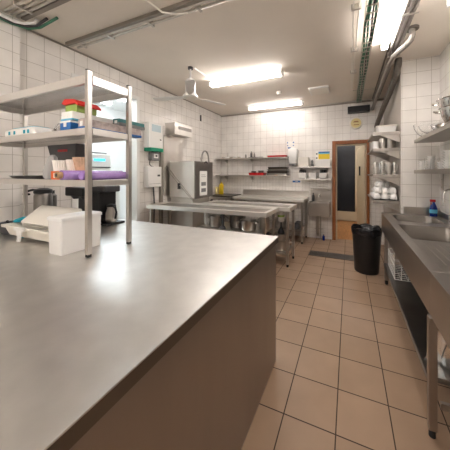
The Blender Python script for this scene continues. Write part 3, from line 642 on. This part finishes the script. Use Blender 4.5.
wall_shelf('wall_shelf', 'narrow steel ledge above the hand basin', -.75, -.335, 5.05, BY, 1.08, m='steel')
for k, (x, h, m) in enumerate(((-2.84, .035, 'steel'), (-2.73, .04, 'paper'), (-2.62, .035, 'steel'), (-2.52, .045, 'paper'), (-2.42, .035, 'steel'))):
    tag(MB().lathe(x, 5.0, [(.03, U+.0), (.042, U+h), (.037, U+h), (.027, U+.006)], 16).build('small_bowl', m, smooth=True), ['steel', 'white'][m == 'paper']+' bowl, %s from left of the small bowls on the upper long shelf' % ['first', 'second', 'third', 'fourth', 'fifth'][k], 'bowl', 'small bowls on the upper long shelf')
bottle('sauce_bottle', 'dark bottle standing near the middle of the upper long shelf', -2.10, 5.0, U, .024, .15, 'darkgrey', 'black')
bottle('sauce_bottle', 'small pale bottle just right of the dark one on the upper long shelf', -2.03, 5.02, U, .018, .12, 'printgrey', 'black')
bottle('sauce_bottle', 'short clear grey bottle left of the dark one on the upper long shelf', -2.25, 5.02, U, .022, .10, 'printgrey', 'steel')
def tray(name, label, x0, x1, y0, y1, z, h, m, group=None):
    mb = MB().loops([rrect(x0+i, x1-i, y0+i, y1-i, .02, zz) for i, zz in ((.015, z), (.003, z+h-.003), (0, z+h), (.006, z+h), (.02, z+.004))])
    return tag(mb.build(name, m, smooth=True), label, 'tray', group)
tray('baking_tray', 'flat dark tray beside the dark bottle on the upper long shelf', -2.14, -1.78, 4.88, 4.97, U, .012, 'darkgrey')
tray('baking_tray', 'red tray at the right end of the upper long shelf', -1.68, -1.24, 4.88, 5.12, U, .035, 'red')
tray('baking_tray', 'red tray holding dark cookware on the lower long shelf', -2.13, -1.75, 4.88, 5.10, Lo, .055, 'red')
for k, (x, r, h) in enumerate(((-2.04, .06, .09), (-1.86, .065, .10))):
    tag(MB().lathe(x, 5.0, [(r*.8, Lo+.006), (r, Lo+.006+h), (r-.006, Lo+.006+h), (r*.7, Lo+.02)], 18).build('small_pan', 'steel_dark', smooth=True), ['left', 'right'][k]+' one of the two dark bowls in the red tray on the lower long shelf', 'bowl', 'bowls in the red tray')
for k in range(4):
    tray('baking_tray', ['lowest', 'second lowest', 'second highest', 'topmost'][k]+' in the stack of four baking trays on the lower long shelf', -1.70+.012*k, -1.21-.006*k, 4.88, 5.12, Lo+.0455*k, .045, 'griddle' if k % 2 else 'steel_dark', 'stacked baking trays')
# soap dispenser, signs
t = thing('soap_dispenser', 'rounded white paper dispenser on the back wall between the shelves', 'dispenser', (-1.12, 5.08, 1.55))
MB().loops([rrect(-1.245+i, -1.015-i, BY-.18+i*1.2, BY, .05, z, 6) for i, z in ((.07, 1.60), (.03, 1.605), (.012, 1.66), (0, 1.72), (0, 1.86), (.02, 1.92), (.06, 1.95))]).build('cover', 'white', t, smooth=True)
MB().loops([rrect(-1.215, -1.045, BY-.16, BY, .04, z) for z in (1.575, 1.60)]).build('outlet', 'printgrey', t, smooth=True)
MB().lathe(-1.13, BY-.08, [(.02, 1.555), (.03, 1.575)], 14).build('nozzle', 'darkgrey', t, smooth=True)
def sheet(name, label, x0, x1, z0, z1, m, marks, cat='sign'):
    t = thing(name, label, cat, ((x0+x1)/2, BY, z0))
    box(x0, x1, BY-.004, BY, z0, z1).build('sheet', m, t)
    for nm, mm, a in marks: box(a[0], a[1], BY-.006, BY-.004, a[2], a[3]).build(nm, mm, t)
    return t
sheet('notice', 'small white notice with blue marks above the white dispenser', -1.29, -1.12, 1.93, 2.10, 'paper',
      [('mark', 'blue', (-1.285, -1.265, 2.06, 2.09)), ('mark', 'blue', (-1.285, -1.26, 2.0, 2.02)), ('mark', 'blue', (-1.155, -1.125, 2.06, 2.09)), ('mark', 'blue', (-1.27, -1.20, 1.945, 1.97)), ('mark', 'blue', (-1.155, -1.13, 2.0, 2.02))])
sheet('notice', 'blue and yellow printed notice behind the white box left of the doorway', -.66, -.36, 1.56, 1.86, 'paper',
      [('mark', 'blue', (-.60, -.37, 1.825, 1.85)), ('mark', 'cyan', (-.60, -.37, 1.80, 1.825)), ('mark', 'yellow', (-.60, -.37, 1.69, 1.80)), ('mark', 'darkgrey', (-.65, -.62, 1.79, 1.82)), ('mark', 'darkgrey', (-.65, -.62, 1.70, 1.73))])
sheet('notice', 'small blue strip sticker under the lower shelf left of the doorway', -1.16, -.99, 1.185, 1.225, 'blue', [('mark', 'white', (-1.10, -1.04, 1.20, 1.21))], 'sticker')
# boxes on the short shelves
tag(box(-1.0, -.78, 4.96, 5.1, 1.53, 1.73).build('plastic_box', 'offwhite', bevel=.01), 'white box at the left of the upper short shelf', 'box')
tag(box(-.64, -.35, 4.94, 5.1, 1.53, 1.68).build('plastic_box', 'white', bevel=.01), 'wide white box on the upper short shelf before the blue and yellow notice', 'box')
t = thing('pepper_mill', 'dark pepper mill between the two white boxes on the upper short shelf', 'mill', (-.74, 5.0, 1.53))
MB().lathe(-.71, 5.0, [(.03, 1.53), (.032, 1.56), (.02, 1.60), (.026, 1.63), (.018, 1.66), (.006, 1.67)], 16).build('body', 'darkgrey', t, smooth=True)
for k, x in enumerate((-.91, -.70, -.49)):
    t = thing('cutlery_box', ['white box of dark handled cutlery at the left of the lower short shelf', 'plain white box between the two cutlery boxes on the lower short shelf', 'white box of dark handled cutlery on the lower short shelf nearest the doorway'][k], 'box', (x, 5.03, 1.275), 'white boxes on the lower short shelf')
    bx = MB().loops([rrect(x-.085+i, x+.085-i, 4.95+i, 5.12-i, .015, z) for i, z in ((.012, 1.275), (0, 1.40), (.006, 1.40), (.016, 1.283))]).build('body', 'white', t, smooth=True)
    if k != 1:
        cu = MB()
        for q in range(9): cu.tube([(x-.055+.014*q, 5.0+.02*(q % 3), 1.29), (x-.06+.015*q, 4.99+.025*(q % 3), 1.455+.012*(q % 2))], .008, 6)
        cu.build('cutlery', 'black', t)
        box(x-.06, x+.06, 4.945, 4.95, 1.28, 1.29).build('label_strip', 'darkgrey', t)
# hand basin
t = thing('hand_basin', 'steel wall hand basin with splash back beside the doorway', 'basin', (-.56, 4.98, .52))
bs = MB().loops([rrect(-.775, -.345, 4.80, 5.149, .02, z) for z in (.53, .80)]+[rrect(-.75, -.37, 4.83, 5.12, .04, z) for z in (.80, .70)])
bs.build('bowl', 'steel', t, bevel=.003)
box(-.76, -.345, 5.125, BY-.001, .801, 1.04).build('splash_back', 'steel', t, bevel=.003)
MB().tube([(-.56, 5.13, .93), (-.56, 5.06, .95), (-.56, 5.0, .94), (-.56, 4.985, .90)], .010, 8).build('tap', 'chrome', t, smooth=True)
MB().tube([(-.60, 5.0, .53), (-.60, 5.0, .15), (-.60, 5.05, .1), (-.60, 5.14, .1)], .022, 12).tube([(-.545, 5.02, .53), (-.545, 5.02, 0.005)], .012, 8).build('waste_pipe', 'steel', t, smooth=True)
box(-.68, -.50, 5.12, BY, .2, .215).build('pipe_rail', 'steel', t)
bottle('soap_bottle', 'small dark soap bottle on the edge of the hand basin', -.70, 5.075, .8015, .028, .17, 'darkgrey', 'black')
bottle('cleaner_bottle', 'small blue cleaner bottle on the floor under the hand basin', -.48, 5.02, 0, .025, .12, 'navy', 'black')
# clock
t = thing('wall_clock', 'round cream and gold wall clock above the doorway', 'clock', (.13, BY, 2.30))
MB().lathe(.135, 2.40, [(.115, BY-.03), (.12, BY-.02), (.12, BY)], 32, ax='y').build('rim', 'offwhite', t, smooth=True)
MB().lathe(.135, 2.40, [(.095, BY-.034), (.095, BY-.030)], 32, ax='y').build('face', 'clockface', t)
g = MB()
for x, z, w_ in ((.10, 2.43, .07), (.085, 2.415, .1), (.09, 2.36, .1)): g.box(x, x+w_, BY-.037, BY-.034, z, z+.012)
g.build('printed_mark', 'wood', t)

# ------------------------------------------------------------------ alcove shelf unit on the right
AX0, AX1, AY0, AY1 = .305, PX-.002, 3.60, 4.55
t = thing('crockery_shelf_unit', 'four steel shelves fixed one above another beside the doorway', 'shelf unit', (.46, 4.1, 1.0))
LV = (1.955, 1.735, 1.375, 1.025)
for z in LV:
    b = box(AX0, AX1, AY0, AY1, z-.02, z).box(AX0, AX1, AY0, AY0+.006, z-.045, z-.02)
    b.build('shelf', 'steel_sink', t, bevel=.002)
    for y in (AY0+.02, AY1-.1):
        MB().prism([(AX0+.05, z-.0205), (AX1-.001, z-.0205), (AX1-.001, z-.15)], 'y', y, y+.006).build('bracket', 'steel', t)
box(AX1-.012, AX1, AY0+.05, AY0+.08, .98, 2.0).box(AX1-.012, AX1, AY1-.1, AY1-.07, .98, 2.0)
L1, L2, L3, L4 = LV
t = thing('storage_box', 'white plastic box on the top shelf of the crockery shelves', 'box', (.5, 3.8, L1))
MB().loops([rrect(.36+i, .60-i, 3.63+i, 3.95-i, .02, z) for i, z in ((.015, L1), (0, L1+.08))]).build('body', 'white', t, smooth=True)
MB().loops([rrect(.352+i, .608-i, 3.622+i, 3.958-i, .022, z) for i, z in ((0, L1+.0805), (0, L1+.095), (.02, L1+.10))]).build('lid', 'offwhite', t, smooth=True)
def cyl_can(name, label, x, y, z, r, h, m, cat, group, handle=None, spout=False, flare=1.0):
    t = thing(name, label, cat, (x, y, z), group)
    MB().lathe(x, y, [(r*.95, z), (r, z+.006), (r*flare, z+h), (r*flare-.004, z+h), (r-.005, z+.01)], 20).build('body', m, t, smooth=True)
    if handle: 
        a = handle; u = Vector((math.cos(a), math.sin(a), 0)); p = Vector((x, y, z))
        MB().tube([p+u*r+Vector((0,0,h*.85)), p+u*(r+.03)+Vector((0,0,h*.8)), p+u*(r+.03)+Vector((0,0,h*.35)), p+u*r+Vector((0,0,h*.25))], .005, 6).build('handle', m, t, smooth=True)
    if spout:
        MB().prism([(x-r*flare-.0, z+h), (x-r*flare-.02, z+h+.005), (x-r*flare+.004, z+h*.75)], 'y', y-.01, y+.01).build('spout', m, t)
    return t
cans = [(.35, 3.68, .038, .10, 'porcelain'), (.35, 3.79, .036, .12, 'steel_light'), (.435, 3.70, .040, .14, 'steel_light'), (.525, 3.69, .042, .145, 'steel'), (.45, 3.84, .05, .14, 'steel'), (.57, 3.82, .045, .13, 'steel'), (.36, 3.92, .04, .12, 'porcelain')]
names = ['white canister at the front left', 'steel canister behind the white front left one', 'shiny steel canister in the front middle', 'shiny steel canister at the front right', 'steel canister in the second row, middle', 'steel canister in the second row, right', 'white canister in the third row']
for (x, y, r, h, m), nm in zip(cans, names): cyl_can('canister', nm+' on the second crockery shelf', x, y, L2, r, h, m, 'canister', 'canisters on the second crockery shelf')
pitch = [(.355, 3.67, .030, .11, 'front left steel pitcher'), (.43, 3.66, .032, .12, 'second steel pitcher in the front row'), (.505, 3.68, .035, .17, 'tall steel pitcher third in the front row'), (.58, 3.68, .032, .17, 'tall steel pitcher at the front right'),
         (.36, 3.80, .034, .17, 'left steel pitcher in the second row'), (.45, 3.82, .038, .19, 'middle steel pitcher in the second row'), (.55, 3.84, .038, .17, 'right steel pitcher in the second row'), (.37, 3.95, .035, .18, 'left steel pitcher in the third row'), (.48, 3.98, .04, .18, 'right steel pitcher in the third row')]
for k, (x, y, r, h, nm) in enumerate(pitch): cyl_can('pitcher', nm+' on the third crockery shelf', x, y, L3, r, h, 'chrome' if k % 2 else 'steel_light', 'pitcher', 'pitchers on the third crockery shelf', handle=[-1.2, 0.3, -2.2][k % 3], spout=k % 2 == 0, flare=.85)
tray('serving_tray', 'black tray under the white cups on the lowest crockery shelf', .32, .60, 3.62, 4.1, L4, .012, 'black')
cup0 = thing('coffee_cup', 'white coffee cup upside down in the heap on the lowest crockery shelf', 'cup', (0, 0, 0), 'white cups on the lowest crockery shelf', local=True)
MB().lathe(0, 0, [(.045, 0), (.048, .005), (.046, .04), (.036, .066), (.026, .074), (.026, .08), (.021, .08), (.021, .074)], 18).build('bowl', 'porcelain', cup0, smooth=True)
MB().tube([(.042, 0, .02), (.066, 0, .022), (.067, 0, .048), (.040, 0, .058)], .005, 6).build('handle', 'porcelain', cup0, smooth=True)
ordn = ['first', 'second', 'third', 'fourth']
layers = (('bottom', L4+.013, [(x, y) for y in (3.68, 3.79, 3.90, 4.01) for x in (.365, .465, .565)], 3), ('middle', L4+.0935, [(x, y) for y in (3.70, 3.81, 3.92) for x in (.38, .47, .56)], 3), ('top', L4+.174, [(.42, 3.74), (.40, 3.85), (.49, 3.80)], 3))
first = True
for lay, zz, pts, per in layers:
    for k, (x, y) in enumerate(pts):
        rz = random.uniform(2.2, 4.0) if x > .5 else random.uniform(0, 6.28)
        lab = 'white cup, %s from left, %s row from the front, %s layer of the cup heap' % (ordn[k % per], ordn[k//per], lay)
        if first: cup0.location = (x, y, zz); cup0.rotation_euler = (0, 0, rz); cup0['label'] = lab; first = False
        else: dup(cup0, (x, y, zz), rz, lab)

# ------------------------------------------------------------------ black bin
t = thing('waste_bin', 'tall round black waste bin with a liner beside the sink leg', 'bin', (.25, 3.68, 0))
bx_, by_ = .235, 3.70
MB().lathe(bx_, by_, [(.155, 0), (.16, .01), (.19, .56), (.192, .60), (.18, .60), (.15, .05)], 36).build('bin', 'black', t, smooth=True)
n = 48; lr = MB(); rings = []
for k, (r, z) in enumerate(((.193, .53), (.197, .56), (.205, .60), (.20, .625), (.185, .622), (.165, .58), (.15, .50))):
    rings.append([(bx_+r*(1+.025*math.sin(9*2*PI*i/n+k*.7)+.015*math.sin(17*2*PI*i/n))*math.cos(2*PI*i/n), by_+r*(1+.025*math.sin(9*2*PI*i/n+k*.7))*math.sin(2*PI*i/n), z+.012*math.sin(7*2*PI*i/n+k)) for i in range(n)])
lr.loops(rings, False, True).build('liner', 'black_bag', t, smooth=True)

# ------------------------------------------------------------------ sink unit on the right
SX0, SX1, SY0, SY1, SZ = .405, XR-.005, 1.535, PY-.003, .87
t = thing('sink_unit', 'long double-bowl steel sink unit along the right wall', 'sink', (.7, 2.5, 0))
b1 = (.50, .93, 2.98, 3.42); b2 = (.47, .93, 2.22, 2.80)
tp = MB()
tp.box(SX0, b2[0], SY0, SY1, SZ-.02, SZ).box(.93, SX1, SY0, SY1, SZ-.02, SZ)
tp.box(b2[0], .93, b1[3], SY1, SZ-.02, SZ).box(b2[0], .93, b2[3], b1[2], SZ-.02, SZ).box(b2[0], .93, SY0, b2[2], SZ-.02, SZ).box(b2[0], b1[0], b1[2], b1[3], SZ-.02, SZ)
tp.box(SX0, SX0+.012, SY0, SY1, SZ-.235, SZ-.02)
tp.build('worktop', 'steel_sink', t, bevel=.0015)
for q in (b1, b2):
    sharp = rrect(q[0]-.002, q[1]+.002, q[2]-.002, q[3]+.002, .0005, SZ+.0015)
    MB().loops([sharp, rrect(*q[:2], *q[2:], .07, SZ+.001), rrect(q[0]+.008, q[1]-.008, q[2]+.008, q[3]-.008, .068, SZ-.012), rrect(q[0]+.018, q[1]-.018, q[2]+.018, q[3]-.018, .065, SZ-.20), rrect(q[0]+.04, q[1]-.04, q[2]+.04, q[3]-.04, .05, SZ-.225)], False, True).build('bowl', 'steel_bowl', t, smooth=True)
    MB().lathe((q[0]+q[1])/2, (q[2]+q[3])/2, [(.03, SZ-.2245), (.03, SZ-.222)], 20).build('drain_plug', 'darkgrey', t, smooth=True)
rd = MB()
for k in range(9): rd.tube([(.52+.045*k, 1.66, SZ+.001), (.52+.045*k, 2.1, SZ+.001)], .004, 6)
rd.build('drainer_ridges', 'steel', t, smooth=True)
box(SX0+.25, SX1, SY1-.012, SY1, SZ, SZ+.095).build('splash_back', 'steel', t)
box(SX1-.012, SX1, SY0, SY1-.012, SZ, SZ+.06).build('splash_back', 'steel', t)
for y in (SY0, 3.33):
    for x in ((SX1-.055,) if y == SY0 else (SX0, SX1-.055)):
        l = box(x+(.013 if x == SX0 else 0), x+.053, y, y+.04, .05, SZ-.02).build('leg', 'steel_panel', t, bevel=.003)
        MB().lathe(x+.033, y+.02, [(.018, 0), (.018, .05)], 14).build('foot', 'rubber', l, smooth=True)
box(SX0+.0, SX1-.01, SY0+.045, 3.33, .24, .27).build('undershelf', 'steel_dark', t, bevel=.002)
# neighbouring unit nearer to the camera
t = thing('steel_bench', 'steel bench joining the near end of the sink unit at the right edge', 'bench', (.7, .9, 0))
NY0 = .25
tp = box(SX0, SX1, NY0, SY0-.003, SZ-.02, SZ).box(SX0, SX0+.012, NY0, SY0-.003, SZ-.235, SZ-.02)
tp.build('worktop', 'steel_sink', t, bevel=.0015)
for y in (NY0+.02, SY0-.05):
    for x in (SX0-.013, SX1-.055):
        l = box(x, x+.038, y+.008, y+.046, .04, SZ-.02 if x > .6 else SZ-.235).build('leg', 'steel_panel', t, bevel=.003)
        MB().lathe(x+.019, y+.027, [(.016, 0), (.015, .04)], 14).build('foot', 'rubber', l, smooth=True)
for y in (NY0+.03, SY0-.04): box(SX0+.04, SX1-.03, y, y+.02, .165, .20).build('crossbar', 'steel_panel', t, bevel=.002)
pot('stock_pot', 'tall shiny steel pot behind the right hand leg at the lower right edge', .615, 1.74, .271, .13, .20, 'chrome', handles=False)
t = thing('crate', 'added black box standing in for the dark space under the near end of the sink unit', 'crate', (.78, 2.05, .271))  # black body stands in for the shade under the sink
MB().loops([rrect(.60+i, .99-i, 1.88+i, 2.25-i, .03, z) for i, z in ((.02, .271), (0, .29), (0, .52), (-.01, .52), (-.01, .54), (.012, .54), (.012, .29))]).build('body', 'black', t, smooth=True)
# white wire basket on the undershelf
t = thing('wire_basket', 'white wire basket on the shelf under the sinks', 'basket', (.6, 3.1, .27))
w = MB()
BX0, BX1, BY0, BY1 = .45, .82, 2.85, 3.29
for z in (.275, .34, .41, .47):
    w.tube([(BX0, BY0, z), (BX1, BY0, z), (BX1, BY1, z), (BX0, BY1, z), (BX0, BY0, z)], .004, 5)
for k in range(9):
    y = BY0+(BY1-BY0)*k/8; w.tube([(BX0, y, .472), (BX0, y, .275), (BX1, y, .275), (BX1, y, .472)], .003, 5)
for k in range(7):
    x = BX0+(BX1-BX0)*k/6; w.tube([(x, BY0, .472), (x, BY0, .276), (x, BY1, .276), (x, BY1, .472)], .003, 5)
w.build('wires', 'white', t)
t = tag(MB().tube([(.43, 1.70, .275), (.44, 1.67, .33), (.46, 1.64, .39)], .006, 8).build('scraper', 'chrome', smooth=True), 'thin bright metal rod leaning under the sink near the leg', 'rod')
# tap
t = thing('sink_tap', 'tall chrome swan-neck tap at the far right of the sinks', 'tap', (.955, 3.0, SZ))
MB().lathe(.975, 2.98, [(.03, SZ), (.03, SZ+.012), (.02, SZ+.02), (.02, SZ+.10), (.014, SZ+.11)], 20).build('base', 'chrome', t, smooth=True)
MB().tube([(.975, 2.98, SZ+.10), (.985, 2.94, SZ+.30)]+[(.985-.05+.05*math.cos(PI*i/8), 2.90, SZ+.31+.05*math.sin(PI*i/8)) for i in range(9)]+[(.88, 2.90, SZ+.20)], .011, 10).build('spout', 'chrome', t, smooth=True)
box(.94, .97, 2.84, 2.96, SZ+.07, SZ+.085).build('lever', 'chrome', t, bevel=.004)
# spray bottle
t = thing('spray_bottle', 'blue spray cleaner bottle with a red trigger by the sink', 'spray bottle', (.965, 3.49, SZ))
sx, sy = .955, 3.465
MB().loops([[(sx+a*math.cos(2*PI*i/20), sy+b*math.sin(2*PI*i/20), SZ+z) for i in range(20)] for a, b, z in ((.036, .024, 0), (.04, .028, .008), (.04, .028, .09), (.03, .022, .13), (.014, .014, .16), (.013, .013, .175))]).build('body', 'navy', t, smooth=True)
MB().loops([[(sx+a*math.cos(2*PI*i/20), sy+a*.7*math.sin(2*PI*i/20), SZ+z) for i in range(20)] for a, z in ((.0412, .04), (.0412, .085))]).build('label', 'cyan', t, smooth=True)
box(sx-.035, sx+.02, sy-.013, sy+.013, SZ+.176, SZ+.205).box(sx-.03, sx-.022, sy-.006, sy+.006, SZ+.14, SZ+.176).build('trigger', 'red', t, bevel=.004)

# ------------------------------------------------------------------ right wall shelves
RS0 = .745
US, LS = 1.805, 1.437
wall_shelf('wall_shelf', 'upper steel shelf on the right wall carrying glass bowls and colanders', RS0, XR, 1.2, 3.42, US, axis='y', th=.04, m='steel_sink')
wall_shelf('wall_shelf', 'lower steel shelf on the right wall carrying white crockery', RS0, XR, 1.2, 3.42, LS, axis='y', th=.045, m='steel_sink')
for lab, y in (('upright steel bracket under the lower right wall shelf above the tap', 3.43),):
    t = thing('shelf_bracket', lab, 'bracket', (XR, y, 1.2))
    box(XR-.012, XR, y-.03, y+.03, 1.2, LS-.045).build('plate', 'steel', t)
    for z in (1.23, 1.32): MB().lathe(y, z, [(.006, XR-.016), (.006, XR-.012)], 10, ax='x').build('screw', 'steel_dark', t)
def glass_bowl(label, x, y, z, r, h):
    return tag(MB().lathe(x, y, [(r*.4, z), (r*.7, z+h*.25), (r*.93, z+h*.65), (r, z+h), (r-.004, z+h), (r*.93-.004, z+h*.65), (r*.7-.004, z+h*.25+.003), (r*.4, z+.005)], 32).build('glass_bowl', 'glass', smooth=True), label, 'bowl', 'glass bowls on the upper right shelf')
glass_bowl('large clear glass bowl at the far end of the upper right shelf', .86, 3.22, US, .165, .15)
glass_bowl('clear glass bowl next to the colanders on the upper right shelf', .90, 2.91, US, .12, .09)
tag(MB().lathe(.90, 2.91, [(.03, US+.03), (.06, US+.045), (.085, US+.085), (.082, US+.085), (.055, US+.05)], 24).build('steel_bowl', 'chrome', smooth=True), 'small steel bowl inside the clear glass bowl next to the colanders', 'bowl')
glass_bowl('smaller glass bowl nested inside the large one on the upper right shelf', .86, 3.22, US+.05, .115, .085)
for k, (z, r, lab) in enumerate(((US, .125, 'steel colander with loop handles, lower of the two on the upper right shelf'), (US+.075, .14, 'steel colander with loop handles, upper of the two on the upper right shelf'))):
    x, y = .885, 2.58
    t = thing('colander', lab, 'colander', (x, y, z), 'nested colanders on the upper right shelf')
    MB().lathe(x, y, [(r*.45, z), (r*.45, z+.012), (r*.7, z+.045), (r*.9, z+.10), (r, z+.17), (r+.012, z+.175), (r+.012, z+.179), (r-.006, z+.176), (r*.9-.006, z+.10), (r*.7-.005, z+.052)], 32).build('body', 'chrome', t, smooth=True)
    for q in (2.6, 2.6+PI):
        u = Vector((math.cos(q), math.sin(q), 0)); w = Vector((-u.y, u.x, 0)); p = Vector((x, y, z+.15))
        MB().tube([p+u*(r-.0)+w*.04, p+u*(r+.04)+w*.03+Vector((0,0,.01)), p+u*(r+.045)+Vector((0,0,.012)), p+u*(r+.04)-w*.03+Vector((0,0,.01)), p+u*(r-.0)-w*.04], .006, 7).build('handle', 'chrome', t, smooth=True)
def stack(x, y, r, nn, h, kind, lab, grp):
    for k in range(nn):
        z = LS+k*h
        t = MB().lathe(x, y, [(r*.6, z), (r*.65, z+h*.3), (r, z+h*.95), (r-.004, z+h*.95), (r*.6, z+h*.4)], 24)
        tag(t.build(kind, 'porcelain', smooth=True), lab % ['lowest', 'second from below', 'third from below', 'fourth from below', 'fifth from below', 'sixth from below', 'seventh from below'][k], 'bowl', grp)
stack(.80, 3.30, .038, 4, .026, 'white_bowl', 'white bowl, %s in the short stack furthest from the camera', 'short stack of white bowls')
stack(.86, 3.20, .045, 6, .026, 'white_bowl', 'white bowl, %s in the second furthest stack on the right shelf', 'second stack of white bowls')
stack(.905, 3.03, .048, 3, .026, 'white_bowl', 'white bowl, %s in the low middle stack on the right shelf', 'low stack of white bowls')
stack(.90, 2.80, .062, 7, .026, 'white_bowl', 'wide white bowl, %s in the tall stack at the right edge', 'tall stack of wide white bowls')
for k, (x, y) in enumerate(((.93, 3.12), (.80, 3.09))):
    tag(MB().lathe(x, y, [(.022, LS), (.024, LS+.005), (.032, LS+.12), (.030, LS+.12), (.021, LS+.01)], 20).build('drinking_glass', 'glass', smooth=True), ['clear drinking glass behind the white bowls near the wall', 'clear drinking glass at the front edge of the lower right shelf'][k], 'glass', 'glasses on the lower right shelf')
